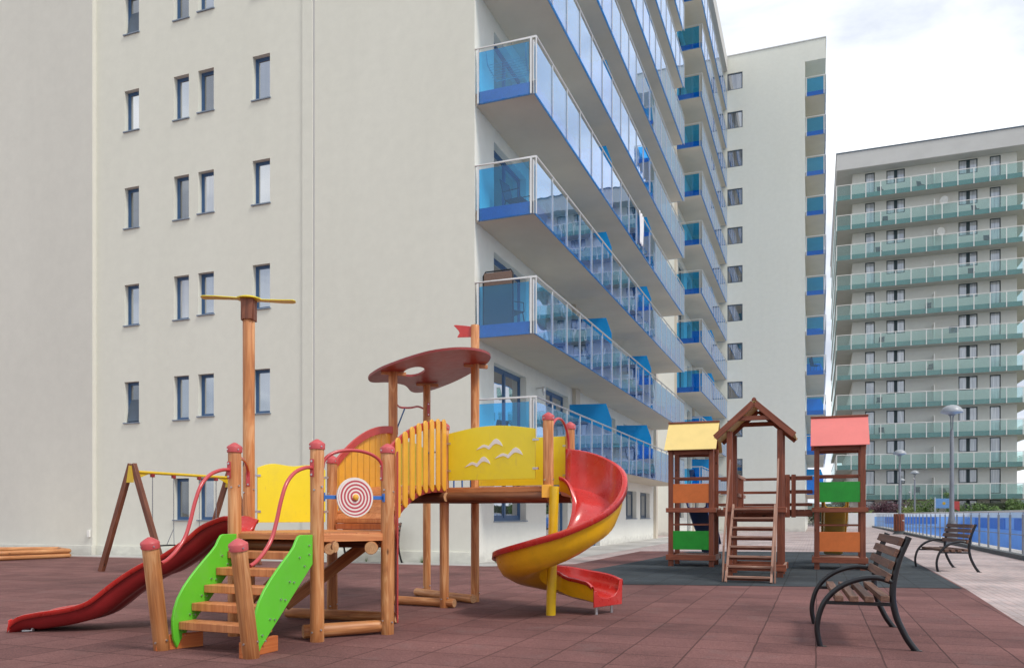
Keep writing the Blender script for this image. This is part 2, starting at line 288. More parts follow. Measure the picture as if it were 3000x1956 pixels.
# ------------------------------------------------------------------ mesh helpers
class MB:
    def __init__(s): s.v = []; s.f = []; s.mi = []
    def add(s, vs, fs, mi=0):
        b = len(s.v); s.v += [tuple(v) for v in vs]; s.f += [tuple(b + i for i in f) for f in fs]; s.mi += [mi] * len(fs); return s
    def box(s, x0, x1, y0, y1, z0, z1, mi=0):
        return s.add([(x0, y0, z0), (x1, y0, z0), (x1, y1, z0), (x0, y1, z0), (x0, y0, z1), (x1, y0, z1), (x1, y1, z1), (x0, y1, z1)],
                     [(0, 3, 2, 1), (4, 5, 6, 7), (0, 1, 5, 4), (1, 2, 6, 5), (2, 3, 7, 6), (3, 0, 4, 7)], mi)
    def obox(s, O, U, V, W, mi=0):
        O, U, V, W = map(Vector, (O, U, V, W))
        vs = [O, O + U, O + U + V, O + V, O + W, O + U + W, O + U + V + W, O + V + W]
        fs = [(0, 3, 2, 1), (4, 5, 6, 7), (0, 1, 5, 4), (1, 2, 6, 5), (2, 3, 7, 6), (3, 0, 4, 7)]
        if U.cross(V).dot(W) < 0: fs = [f[::-1] for f in fs]
        return s.add(vs, fs, mi)
    def quad(s, a, b, c, d, mi=0): return s.add([a, b, c, d], [(0, 1, 2, 3)], mi)
    def cyl(s, p0, p1, r, n=14, r2=None, mi=0, cap=None):
        p0, p1 = Vector(p0), Vector(p1); r2 = r if r2 is None else r2; d = (p1 - p0).normalized()
        a = d.orthogonal().normalized(); b = d.cross(a); vs = []
        for P, rr in ((p0, r), (p1, r2)):
            for i in range(n):
                t = 2 * math.pi * i / n; vs.append(P + a * math.cos(t) * rr + b * math.sin(t) * rr)
        s.add(vs, [(i, (i + 1) % n, n + (i + 1) % n, n + i) for i in range(n)], mi)
        k = len(s.v) - 2 * n; cm = mi if cap is None else cap
        s.f += [tuple(k + i for i in range(n))[::-1], tuple(k + n + i for i in range(n))]; s.mi += [cm, cm]; return s
    def tube(s, pts, r, n=10, mi=0, ell=None):
        pts = [Vector(p) for p in pts]; up = None; rings = []
        for i, p in enumerate(pts):
            d = (pts[min(i + 1, len(pts) - 1)] - pts[max(i - 1, 0)]).normalized()
            a = (up - d * up.dot(d)).normalized() if up is not None else d.orthogonal().normalized()
            up = a; b = d.cross(a)
            rings.append([p + a * math.cos(2 * math.pi * k / n) * r + b * math.sin(2 * math.pi * k / n) * r for k in range(n)])
        vs = [v for g in rings for v in g]; fs = []
        for i in range(len(pts) - 1):
            for k in range(n): fs.append((i * n + k, i * n + (k + 1) % n, (i + 1) * n + (k + 1) % n, (i + 1) * n + k))
        fs += [tuple(range(n))[::-1], tuple((len(pts) - 1) * n + k for k in range(n))]
        return s.add(vs, fs, mi)
    def prism(s, poly, O, U, V, W, mi=0):      # poly (a,b) -> O+aU+bV, extruded by W
        O, U, V, W = map(Vector, (O, U, V, W)); n = len(poly)
        A = [O + U * a + V * b for a, b in poly]; vs = A + [p + W for p in A]
        fs = [tuple(range(n))[::-1], tuple(range(n, 2 * n))] + [(i, (i + 1) % n, n + (i + 1) % n, n + i) for i in range(n)]
        ar = sum(poly[i][0] * poly[(i + 1) % n][1] - poly[(i + 1) % n][0] * poly[i][1] for i in range(n))
        if (U.cross(V).dot(W)) * ar < 0: fs = [f[::-1] for f in fs]
        return s.add(vs, fs, mi)
    def lathe(s, O, prof, n=20, mi=0):
        O = Vector(O); vs = [O + Vector((r * math.cos(2 * math.pi * k / n), r * math.sin(2 * math.pi * k / n), z)) for r, z in prof for k in range(n)]
        fs = [(i * n + k, i * n + (k + 1) % n, (i + 1) * n + (k + 1) % n, (i + 1) * n + k) for i in range(len(prof) - 1) for k in range(n)]
        fs += [tuple(range(n))[::-1], tuple((len(prof) - 1) * n + k for k in range(n))]
        return s.add(vs, fs, mi)
    def sweep(s, rings, mi=0, close=False):
        n = len(rings[0]); vs = [v for g in rings for v in g]; fs = []
        for i in range(len(rings) - 1):
            for k in range(n - (0 if close else 1)):
                fs.append((i * n + k, i * n + (k + 1) % n, (i + 1) * n + (k + 1) % n, (i + 1) * n + k))
        return s.add(vs, fs, mi)
    def build(s, name, m, parent=None, bevel=0, smooth=True, solid=0):
        me = bpy.data.meshes.new(name); me.from_pydata(s.v, [], s.f)
        ms = m if isinstance(m, (list, tuple)) else [m]
        for x in ms: me.materials.append(M[x] if isinstance(x, str) else x)
        if len(ms) > 1: me.polygons.foreach_set('material_index', s.mi)
        me.update()
        if smooth:
            me.polygons.foreach_set('use_smooth', [True] * len(me.polygons)); me.set_sharp_from_angle(angle=R(38))
        o = bpy.data.objects.new(name, me); COL.objects.link(o); o.parent = parent
        if solid:
            md = o.modifiers.new('solid', 'SOLIDIFY'); md.thickness = solid; md.offset = 0
        if bevel:
            md = o.modifiers.new('bevel', 'BEVEL'); md.width = bevel; md.segments = 2; md.limit_method = 'ANGLE'; md.angle_limit = R(40)
        return o
def tag(o, label=None, cat=None, group=None, kind=None):
    for k, v in (('label', label), ('category', cat), ('group', group), ('kind', kind)):
        if v: o[k] = v
    return o
def empty(name, loc, rz, label, cat, group=None):
    o = bpy.data.objects.new(name, None); COL.objects.link(o); o.location = loc; o.rotation_euler = (0, 0, rz); o.empty_display_size = .2
    return tag(o, label, cat, group)
def orient(o, p0, p1, roll=None):
    p0, p1 = Vector(p0), Vector(p1); z = (p1 - p0).normalized()
    x = Vector(roll) if roll else z.orthogonal()
    x = (x - z * x.dot(z)).normalized(); y = z.cross(x)
    mtx = Matrix((x, y, z)).transposed().to_4x4(); mtx.translation = p0; o.matrix_local = mtx; return o
def log(name, p0, p1, r, parent, m='log', n=20, r2=None, ends=True):
    L = (Vector(p1) - Vector(p0)).length
    b = MB(); k = 7; pr = []; ph = random.random() * 6
    r2 = r if r2 is None else r2
    for i in range(k + 1):
        t = i / k; pr.append(((r + (r2 - r) * t) * (1 + .018 * math.sin(5 * t + ph) + random.uniform(-.008, .008)), t * L))
    pr = [(pr[0][0] * .93, 0), (pr[0][0], .008)] + pr[1:-1] + [(pr[-1][0], L - .008), (pr[-1][0] * .93, L)]
    b.lathe((0, 0, 0), pr, n); b.mi[-1] = b.mi[-2] = 1
    o = b.build(name, [m, 'end'] if ends else [m, m], parent); return orient(o, p0, p1)
def board(name, p0, p1, wid, th, parent, m, roll=None, bevel=.004):
    L = (Vector(p1) - Vector(p0)).length
    o = MB().box(-wid / 2, wid / 2, -th / 2, th / 2, 0, L).build(name, m, parent, bevel); return orient(o, p0, p1, roll)
def copy_tree(o, parent=None):
    c = o.copy(); COL.objects.link(c); c.parent = parent
    for ch in list(o.children): copy_tree(ch, c)
    return c
def smoothpath(pts, n=6):
    pts = [Vector(p) for p in pts]; out = []
    for i in range(len(pts) - 1):
        p0, p1, p2, p3 = pts[max(i - 1, 0)], pts[i], pts[i + 1], pts[min(i + 2, len(pts) - 1)]
        for k in range(n):
            t = k / n; out.append(.5 * ((2 * p1) + (p2 - p0) * t + (2 * p0 - 5 * p1 + 4 * p2 - p3) * t * t + (3 * p1 - p0 - 3 * p2 + p3) * t ** 3))
    return out + [pts[-1]]

CX, SX = math.cos(YAW), math.sin(YAW)
QX, QY = -.881, 18.75                           # corner of the cream block
def W(x, y, z=0): return (QX + CX * x + SX * y, QY - SX * x + CX * y, z)     # building axes -> world
def toL(X, Y):
    dx, dy = X - QX, Y - QY; return (CX * dx - SX * dy, SX * dx + CX * dy)

exec_parts = []
# ================================================================== GROUND
def sheet(name, polys, z, m, kind='structure', rings=None):
    b = MB()
    for p in polys: b.add([(x, y, z) for x, y in p], [tuple(range(len(p)))])
    o = b.build(name, m, None, smooth=False); tag(o, kind=kind)
    for f in o.data.polygons:
        if f.normal.z < 0: f.flip()
    return o
F0 = toL(12.75, 19.3)[0]        # fence line: local x
PW = F0 + 8.0
def LP(pts): return [W(x, y)[:2] for x, y in pts]
big = 1500
sheet('ground', [LP([(-big, -big), (F0 + .75, -big), (F0 + .75, big), (-big, big)]), LP([(PW, -big), (big, -big), (big, big), (PW, big)]),
                 LP([(F0 + .75, 66), (PW, 66), (PW, big), (F0 + .75, big)]), LP([(F0 + .75, -big), (PW, -big), (PW, -22), (F0 + .75, -22)])], -.012, 'earth')
sheet('paved_path', [LP([(-60, -60), (F0 - .12, -60), (F0 - .12, 90), (-60, 90)])], 0.0, 'paver')
rub = [(-30, 28.6), (-12.5, 22.2), (-2.7, 18.6), (-.6, 17.8), (1.5, 18.75), (4.1, 25.4), (11.9, 24.6), (7.02, 12.30), (5.29, 8.24), (-.4, -7), (-45, -7), (-45, 28.6)]
sheet('rubber_ground', [rub], .005, 'rubber')
sheet('dark_rubber_ground', [[(1.55, 13.2), (7.02, 12.42), (11.85, 24.5), (5.6, 25.2), (2.6, 18.6), (1.4, 16.2)]], .010, 'drubber')
sheet('concrete_apron', [LP([(0, 0), (1.5, -.4), (1.9, 22), (1.9, 41.5), (0, 41.5)]), LP([(-50, -.65), (1.5, -.65), (1.5, -.4), (0, 0), (-50, 0)])], .004, 'concrete')
# pool basin
b = MB(); x0, x1, y0, y1 = F0 + .75, PW, -22, 66
b.quad(W(x0, y0, -1.3), W(x1, y0, -1.3), W(x1, y1, -1.3), W(x0, y1, -1.3))
b.quad(W(x0, y0, -1.3), W(x0, y1, -1.3), W(x0, y1, 0), W(x0, y0, 0)); b.quad(W(x0, y0, -1.3), W(x1, y0, -1.3), W(x1, y0, 0), W(x0, y0, 0))
tag(b.build('pool_basin', 'poolblue', smooth=False), kind='structure')
b = MB(); b.box(F0 - .12, F0 + .10, -30, 66, -.01, .12)
kb = b.build('kerb', 'kerb', None, .01); kb.location = (QX, QY, 0); kb.rotation_euler = (0, 0, -YAW); tag(kb, kind='structure')
b = MB(); b.box(F0 + .102, F0 + .76, -30, 66, -.01, .09)
kb = b.build('gravel_strip', 'gravel', None); kb.location = (QX, QY, 0); kb.rotation_euler = (0, 0, -YAW); tag(kb, kind='structure')
# far pool wall
r0 = empty('pool_wall', W(PW, 20), -YAW, 'long low pool wall, blue below and white on top, behind the steel railing', 'wall')
MB().box(0, .3, -40, 46, -1.3, .96).build('blue_wall_face', 'poolblue', r0)
MB().box(-.02, .32, -40, 46, .962, 1.36).build('white_coping', 'poolwhite', r0, .01)
for y_, w_ in ((19, 9), (31, 12)):
    MB().box(-.03, -.001, y_, y_ + w_, .1, .90).build('dark_blue_panel', 'pooldeep', r0)
MB().box(-.03, -.001, -8, -5.6, -.6, .955).build('dark_blue_panel', 'pooldeep', r0)
MB().box(-.025, -.001, -40, 46, .12, .15).build('tile_line', 'pooldeep', r0)
r0 = empty('end_wall', W(F0 - 2.2, 66.1), -YAW, 'short white wall closing the far end of the railing walk', 'wall')
MB().box(0, 2.3, 0, .3, -.01, 1.36).build('wall_face', 'poolwhite', r0, .01); MB().box(2.302, 11.0, 0, .3, 1.0, 1.36).build('wall_face', 'poolwhite', r0, .01)
MB().box(2.302, 11.0, 0, .28, -1.3, .998).build('blue_wall_face', 'poolblue', r0); MB().box(3.2, 7.6, -.02, -.002, .35, .96).build('dark_blue_panel', 'pooldeep', r0)

# hills
b = MB(); rings = []
for i in range(97):
    a = R(-60) + R(300) * i / 96; d = 900
    h = 22 + 12 * math.sin(a * 5 + 1) + 8 * math.sin(a * 13) + 4 * math.sin(a * 31)
    rings.append([(d * math.sin(a), d * math.cos(a), -2), (d * 1.1 * math.sin(a), d * 1.1 * math.cos(a), h), (d * 1.5 * math.sin(a), d * 1.5 * math.cos(a), h * .9)])
b.sweep(rings); tag(b.build('hills', 'hill'), kind='structure')

# ================================================================== BUILDINGS
def wallgrid(b, O, U, Nn, W_, H, holes, depth, z0=0, mi=0, mir=0):
    O, U, Nn = Vector(O), Vector(U), Vector(Nn); Z = Vector((0, 0, 1))
    us = sorted({0, W_} | {h[0] for h in holes} | {h[1] for h in holes}); vs = sorted({z0, H} | {h[2] for h in holes} | {h[3] for h in holes})
    flip = U.cross(Z).dot(Nn) < 0
    def q(a, b_, c, d): b.quad(*( [a, b_, c, d] if not flip else [d, c, b_, a]))
    for i in range(len(us) - 1):
        j = 0
        while j < len(vs) - 1:
            um = (us[i] + us[i + 1]) / 2
            ins = lambda jj: any(h[0] < um < h[1] and h[2] < (vs[jj] + vs[jj + 1]) / 2 < h[3] for h in holes)
            if ins(j): j += 1; continue
            k = j
            while k + 1 < len(vs) - 1 and not ins(k + 1): k += 1
            q(O + U * us[i] + Z * vs[j], O + U * us[i + 1] + Z * vs[j], O + U * us[i + 1] + Z * vs[k + 1], O + U * us[i] + Z * vs[k + 1])
            j = k + 1
    D = -Nn * depth
    for a, c, z0_, z1_ in holes:
        A, B_, C_, E_ = O + U * a + Z * z0_, O + U * c + Z * z0_, O + U * c + Z * z1_, O + U * a + Z * z1_
        for p, r_ in ((A, B_), (B_, C_), (C_, E_), (E_, A)): q(p, p + D, r_ + D, r_)
def window(parent, O, U, Nn, u0, u1, z0, z1, dep, fm, pm, mull=0, fw=.06, name='window', sill=None, sash=True, door=False):
    O, U, Nn = Vector(O), Vector(U), Vector(Nn); Z = Vector((0, 0, 1)); b = MB()
    P = lambda u, z, d: O + U * u + Z * z - Nn * d
    def bar(a, c, e, f, d0, d1): b.obox(P(a, e, d1), U * (c - a), Nn * (d1 - d0), Z * (f - e))
    d0, d1 = dep - .06, dep
    bar(u0, u0 + fw, z0, z1, d0, d1); bar(u1 - fw, u1, z0, z1, d0, d1); bar(u0 + fw, u1 - fw, z0, z0 + fw, d0, d1); bar(u0 + fw, u1 - fw, z1 - fw, z1, d0, d1)
    cells = [u0 + fw + (u1 - u0 - 2 * fw) * k / (mull + 1) for k in range(mull + 2)]
    for c in cells[1:-1]: bar(c - fw * .6, c + fw * .6, z0 + fw, z1 - fw, d0 - .004, d1 - .004)
    if sash:
        s = fw * .8
        for k in range(len(cells) - 1):
            a, c = cells[k] + (fw * .6 if k else 0), cells[k + 1] - (fw * .6 if k < len(cells) - 2 else 0)
            bar(a, a + s, z0 + fw, z1 - fw, d0 + .012, d1 - .02); bar(c - s, c, z0 + fw, z1 - fw, d0 + .012, d1 - .02)
            bar(a + s, c - s, z0 + fw, z0 + fw + s, d0 + .012, d1 - .02); bar(a + s, c - s, z1 - fw - s, z1 - fw, d0 + .012, d1 - .02)
    w_ = b.build(name, fm, parent, smooth=False)
    g = MB(); g.obox(P(u0 + .01, z0 + .01, dep - .022), U * (u1 - u0 - .02), Nn * .012, Z * (z1 - z0 - .02)); g.build('pane', pm, w_, smooth=False)
    if sill:
        s_ = MB(); s_.obox(P(u0 - .03, z0 - .025, dep), U * (u1 - u0 + .06), Nn * (dep + .04), Z * .03); s_.build('sill', sill, w_, smooth=False)
    return w_
FL = 2.747
def slabz(k): return 2.56 + FL * (k - 1)         # underside of balcony k
# ---- block A
A = empty('apartment_building', (QX, QY, 0), -YAW, 'near cream apartment block with long blue glass balconies beside the playground', 'building')
HT = 33.72
fu = []   # front wall holes, coordinates measured leftwards from the corner
rows = {'c1': ([(-2.0, 85), (210, 305), (435, 530), (660, 755), (888, 984)], 289.5, 323, 22.3),
        'c2': ([(-52, 48), (178, 277), (408, 510), (643, 741), (878, 977), (1113, 1210)], 404, 439, 0),
        'c3': ([(-70, 30), (162, 262), (397, 495), (635, 734), (872, 973), (1115, 1210)], 460.5, 497, 0),
        'c4': ([(125, 230), (370, 472), (614, 717), (860, 966)], 587, 627.5, 0)}
K = 3000 / 2380
fwin = []
for key, (rr, a, c, _) in rows.items():
    def sU(d):
        r = (d * K - 1500) / FPX; return (QX - QY * r) / (CX + r * SX)
    s0, s1 = sU(c), sU(a); sm = (s0 + s1) / 2; Ym = QY + SX * sm
    zz = [1.15 + (1508 - y * K) / FPX * Ym for y in (rr[2][0], rr[2][1])]
    # regular storey pitch anchored on the third row
    for i, (t_, b_) in enumerate(rr):
        off = {0: 2, 1: 1, 2: 0, 3: -1, 4: -2, 5: -3}[i] * FL
        z0, z1 = zz[1] + off, zz[0] + off
        if i == 5: z0, z1 = 1.02, 2.16
        fwin.append((round(s0, 3), round(s1, 3), round(z0, 3), round(z1, 3)))
    for q in (3, 4, 5, 6): fwin.append((round(s0, 3), round(s1, 3), round(zz[1] + q * FL, 3), round(zz[0] + q * FL, 3)))
SJ = 11.9
b = MB(); wallgrid(b, (0, 0, 0), (-1, 0, 0), (0, -1, 0), SJ, HT, fwin, .2)
b.build('front_wall', 'stucco', A, smooth=False)
b = MB(); b.box(-45, -SJ, -.14, .3, 0, HT); b.build('front_wall', 'stucco2', A, smooth=False)
# pilaster strips and joint on the front
b = MB(); b.box(-4.80, -4.50, -.035, .01, 0, HT - .3); b.build('wall_joint', 'stucco', A, smooth=False)
b = MB(); b.box(-4.50, -4.44, -.012, .01, 0, HT - .3); b.build('expansion_joint', 'fascia', A, smooth=False)
M['pane2'] = panem('dim_window_glass', (.02, .025, .03), (.07, .08, .09), .24)
M['pane3'] = panem('curtained_window', (.30, .31, .33), (.48, .48, .47), .36)
for i, (s0, s1, z0, z1) in enumerate(fwin):
    if z0 > 17.5: continue
    w_ = window(A, (0, 0, 0), (-1, 0, 0), (0, -1, 0), s0, s1, z0, z1, .19, 'bframe', 'pane2' if i in (0, 2, 4, 9, 11, 14, 20) else 'pane3' if i in (12, 17, 21) else 'pane', 0, .045, sill='bsill')
    if i in (0, 4):      # sash tilted open at the top
        sg = MB(); sg.obox((-s1 + .05, .06, z0 + .05), (s1 - s0 - .1, 0, 0), (0, .025, 0), (0, .16, z1 - z0 - .12)); sg.build('open_sash', 'gframe', w_, smooth=False)
MB().box(-12.05, -11.96, -.20, -.142, .52, .72).build('meter_box', 'white', A, .004)
# plinth band
MB().box(-45, -SJ, -.165, -.141, 0, .28).build('plinth', 'stucco2', A, .004)
MB().box(-SJ, 0.02, -.025, -.001, 0, .28).build('plinth', 'stucco', A, .004)
# side facade, block 1 (0..22.3), recess, block 2 (28..41.4)
E1, R0, R1, E2 = 22.3, 22.3, 28.1, 41.45
dho = [(1.2, 3.57), (5.26, 7.55), (9.2, 11.3), (12.2, 14.0), (15.4, 17.5), (18.6, 20.6)]
holes = []
for k in range(1, 12):
    fz = slabz(k) + .28
    holes += [(a, c, fz, fz + 2.12) for a, c in dho]
gh = [(1.2, 3.57, 1.0, 2.2), (5.3, 7.5, .02, 2.2), (9.5, 11.6, .02, 2.2), (12.4, 14.1, 1.0, 2.2), (15.9, 18.0, 1.0, 2.2), (18.8, 21.0, 1.0, 2.2)]
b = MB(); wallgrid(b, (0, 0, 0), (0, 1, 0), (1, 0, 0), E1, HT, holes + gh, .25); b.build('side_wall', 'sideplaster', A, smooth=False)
for (a, c, z0, z1) in holes:
    if z0 < 22: window(A, (0, 0, 0), (0, 1, 0), (1, 0, 0), a, c, z0, z1, .24, 'bframe', 'pane', 1, .07, name='balcony_door')
for i, (a, c, z0, z1) in enumerate(gh):
    window(A, (0, 0, 0), (0, 1, 0), (1, 0, 0), a, c, z0, z1, .24, 'bframe' if i < 4 else 'gframe', 'pane', 1, .08, name='door' if z0 < .5 else 'window', sill=None if z0 < .5 else 'bsill')
rh = []
for k in range(0, 12):
    fz = slabz(k) + .28 if k else .0
    rh += [(1.2, 2.3, fz + .9 if k else 1.0, fz + 2.12), (3.6, 4.6, fz + .9 if k else 1.0, fz + 2.12)]
b = MB(); wallgrid(b, (-1.2, R0, 0), (0, 1, 0), (1, 0, 0), R1 - R0, HT, rh, .2)
b.quad((-1.2, R0, 0), (-1.2, R0, HT), (0, R0, HT), (0, R0, 0)); b.quad((-1.2, R1, 0), (0, R1, 0), (0, R1, HT), (-1.2, R1, HT))
b.build('recessed_wall', 'sideplaster', A, smooth=False)
for (a, c, z0, z1) in rh:
    if z0 < 20: window(A, (-1.2, R0, 0), (0, 1, 0), (1, 0, 0), a, c, z0, z1, .19, 'gframe', 'pane', 0, .07)
h2 = []
for k in range(1, 12):
    fz = slabz(k) + .28; h2 += [(1.4, 3.4, fz, fz + 2.12), (4.8, 6.2, fz, fz + 2.12), (8.0, 10.0, fz, fz + 2.12), (10.9, 12.4, fz, fz + 2.12)]
h2 += [(1.4, 3.4, 1.0, 2.2), (4.8, 6.2, .02, 2.2), (8.0, 10.0, 1.0, 2.2)]
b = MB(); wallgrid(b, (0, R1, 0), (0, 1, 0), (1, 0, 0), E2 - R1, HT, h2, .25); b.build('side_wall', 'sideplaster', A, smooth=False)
for (a, c, z0, z1) in h2: window(A, (0, R1, 0), (0, 1, 0), (1, 0, 0), a, c, z0, z1, .24, 'gframe', 'pane', 1, .07, name='balcony_door', sash=False)
# closing volume
b = MB(); b.box(-45, -.3, .35, E1 - .05, 0, HT - .02); b.box(-45, -1.5, E1 - .05, R1 + .05, 0, HT - .02); b.box(-45, -.3, R1 + .05, E2, 0, HT - .02)
b.build('core', 'gframe', A, smooth=False)
# pilasters
for y in (8.0, 21.95):
    MB().box(0.001, .13, y, y + .5, 0, HT - 1).build('pilaster', 'soffit', A, smooth=False)
MB().box(0.001, .13, R1, R1 + .4, 0, HT - 1).build('pilaster', 'soffit', A, smooth=False)
MB().box(0.001, .10, 35.0, 35.45, 0, HT - 1).build('pilaster', 'soffit', A, smooth=False)
BD = 1.50
ROOF = MB(); ROOF.box(-.2, BD + .05, -.02, E2 - .01, slabz(12), HT + .03); ROOF.build('roof_slab', 'fascia', A, smooth=False)
MB().box(-45.2, -.201, -.22, E2 - .01, HT - .05, HT + .12).build('parapet_cap', 'fascia', A, smooth=False)
gp_cache = {}
def balcony(parent, k, ya, yb, indiv, end0=True, end1=True, pitch=1.2, x0=0.002, zb=None, depth=BD, gm='bglass', sm='skirt', post_m='rail', div=(), step=.11):
    z = slabz(k) if zb is None else zb
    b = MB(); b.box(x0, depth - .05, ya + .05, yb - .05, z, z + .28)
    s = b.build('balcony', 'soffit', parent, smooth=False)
    fr = MB(); RT = z + 1.30
    e = MB(); xg = depth
    n = max(1, round((yb - ya) / pitch)); ys = [ya + (yb - ya) * i / n for i in range(n + 1)]
    # painted slab edge behind the glass
    e.box(depth - .049, depth - .03, ya + .051, yb - .051, z + .005, z + .30); e.box(x0 + .05, depth - .05, ya + .03, ya + .049, z + .005, z + .30); e.box(x0 + .05, depth - .05, yb - .049, yb - .03, z + .005, z + .30)
    e.build('slab_edge', sm, s, smooth=False)
    for y in ys: fr.box(depth + .016, depth + .038, y - .015, y + .015, z - .01, RT - .015)
    fr.tube([(x0, ya, RT), (depth + .02, ya, RT), (depth + .02, yb, RT), (x0, yb, RT)], .024, 8)
    for y in (ya, yb):
        for x in (x0 + .06, depth - .12): fr.box(x, x + .04, y - .02, y + .02, z + .01, RT - .02)
    fr.box(depth - .018, depth - .004, ya, yb, z + .30, z + .325)
    fr.build('handrail', post_m, s, smooth=False)
    GT = RT - step
    if indiv:
        for i in range(n):
            L = ys[i + 1] - ys[i] - .05
            key = (round(L, 3), gm)
            if key not in gp_cache:
                o = MB().box(0, .010, 0, L, 0, GT - z).build('glass_panel', gm, s, smooth=False); gp_cache[key] = o
            else: o = gp_cache[key].copy(); COL.objects.link(o); o.parent = s
            o.location = (depth + .004, ys[i] + .025, z)
        for y in (ya, yb):
            o = MB().box(x0 + .12, depth - .14, y - .034, y - .024, z, GT).build('glass_panel', gm, s, smooth=False)
    else:
        g = MB()
        for i in range(n): g.box(depth + .004, depth + .014, ys[i] + .025, ys[i + 1] - .025, z, GT)
        for y in (ya, yb): g.box(x0 + .12, depth - .14, y - .034, y - .024, z, GT)
        g.build('glass_balustrade', gm, s, smooth=False)
    for y in div:
        b = MB(); zz = z + .282; b.prism([(x0, zz + .02), (depth - .1, zz + .02), (depth - .1, zz + 1.35), (depth - .28, zz + 1.87), (x0, zz + 1.9)], (0, y, 0), (1, 0, 0), (0, 0, 1), (0, .02, 0))
        b.build('divider', 'divider', s, smooth=False)
    return s
for k in range(1, 12):
    balcony(A, k, 0.03, 21.75, k <= 4, div=(7.7, 14.2))
    balcony(A, k, 28.2, 41.42, False, div=(34.9,))
# corner post at the balcony corner on every storey
for k in range(1, 5):
    z = slabz(k); MB().box(BD - .13, BD - .03, .06, .14, z + .01, z + 1.25).build('corner_post', 'rail', A, .004)
# wall lamps under the balconies
for k in (1, 2):
    zc = slabz(k) + 2.2
    b = MB(); b.cyl((.02, 4.35, zc), (.22, 4.35, zc + .02), .02, 10); b.lathe((.24, 4.35, zc - .2), [(.012, 0), (.045, .1), (.05, .2), (.035, .24)], 12)
    b.build('wall_lamp', 'steel', A)
# ---- block B, the tower with square windows
B = empty('apartment_tower', W(0, 41.5), -YAW, 'plain grey cream tower wing with one column of square windows', 'building')
sq = [(1.53, 2.58, 31.42 - FL * k, 32.62 - FL * k) for k in range(0, 12)]
b = MB(); wallgrid(b, (-6, 0, 0), (1, 0, 0), (0, -1, 0), 12.75, 33.85, [(a + 6, c + 6, z0, z1) for a, c, z0, z1 in sq], .15)
b.quad((6.75, 0, 0), (6.75, 16, 0), (6.75, 16, 33.85), (6.75, 0, 33.85)); b.quad((6.75, 16, 0), (-6, 16, 0), (-6, 16, 33.85), (6.75, 16, 33.85)); b.quad((-6, 0, 33.85), (6.75, 0, 33.85), (6.75, 16, 33.85), (-6, 16, 33.85))
b.build('wall', 'tower', B, smooth=False)
for a, c, z0, z1 in sq: window(B, (0, 0, 0), (1, 0, 0), (0, -1, 0), a, c, z0, z1, .12, 'gframe', 'paneB', 0, .07, sash=False)
MB().box(6.751, 8.07, -.005, 16, 32.45, 33.85).build('roof_slab', 'tower', B, smooth=False)
MB().box(-6.1, 8.11, -.04, 16, 33.852, 33.92).build('parapet_cap', 'fascia', B, smooth=False)
for k in range(1, 12):
    s = balcony(B, k, .0, 15.9, False, x0=6.755, depth=8.07, div=(7.9,))
# ---- block C, the far block with green glass
CS = 1.12
Cb = empty('apartment_building', (31.7 * CS, 74.2 * CS, 1.15 * (1 - CS)), -YAW, 'far pale apartment block with green glass balconies behind the lamps and shrubs', 'building'); Cb.scale = (CS, CS, CS)
cw, cd, cv = 13.2, 34, 1.40
wn_, dn_ = [(2.87, 4.39), (8.7, 10.19)], [(1.08, 1.89), (11.13, 11.97)]
hc = []
for k in range(0, 12):
    top = slabz(k + 1) - .06
    hc += [(a, c, top - 1.24, top) for a, c in wn_] + [(a, c, top - 2.2, top) for a, c in dn_]
b = MB(); wallgrid(b, (0, 0, 0), (1, 0, 0), (0, -1, 0), cw, 32.8, hc, .12)
b.quad((0, 0, 0), (0, 0, 32.8), (0, cd, 32.8), (0, cd, 0)); b.quad((cw, 0, 0), (cw, cd, 0), (cw, cd, 32.8), (cw, 0, 32.8))
b.build('wall', 'towerC', Cb, smooth=False)
for (a, c, z0, z1) in hc:
    dr = (z1 - z0) > 1.5
    o = window(Cb, (0, 0, 0), (1, 0, 0), (0, -1, 0), a, c, z0, z1, .11, 'dframe', 'paneC', 0, .08, sash=False, name='balcony_door' if dr else 'window')
    if not dr:
        MB().box((a + c) / 2 - .13, (a + c) / 2 + .15, .03, .1, z0 + .05, z1 - .05).build('window_post', 'dframe', o, smooth=False)
MB().box(-cv, cw + cv, -cv, cd, 32.8, 34.3).build('roof_slab', 'fascia', Cb, smooth=False)
MB().box(-cv - .05, cw + cv + .05, -cv - .05, cd, 34.302, 34.40).build('parapet_cap', 'gframe', Cb, smooth=False)
b = MB(); b.box(5.3, 7.1, 1, 3, 34.4, 34.95); b.box(5.2, 7.2, .9, 3.1, 34.95, 35.05); b.build('roof_hatch', 'fascia', Cb, smooth=False)
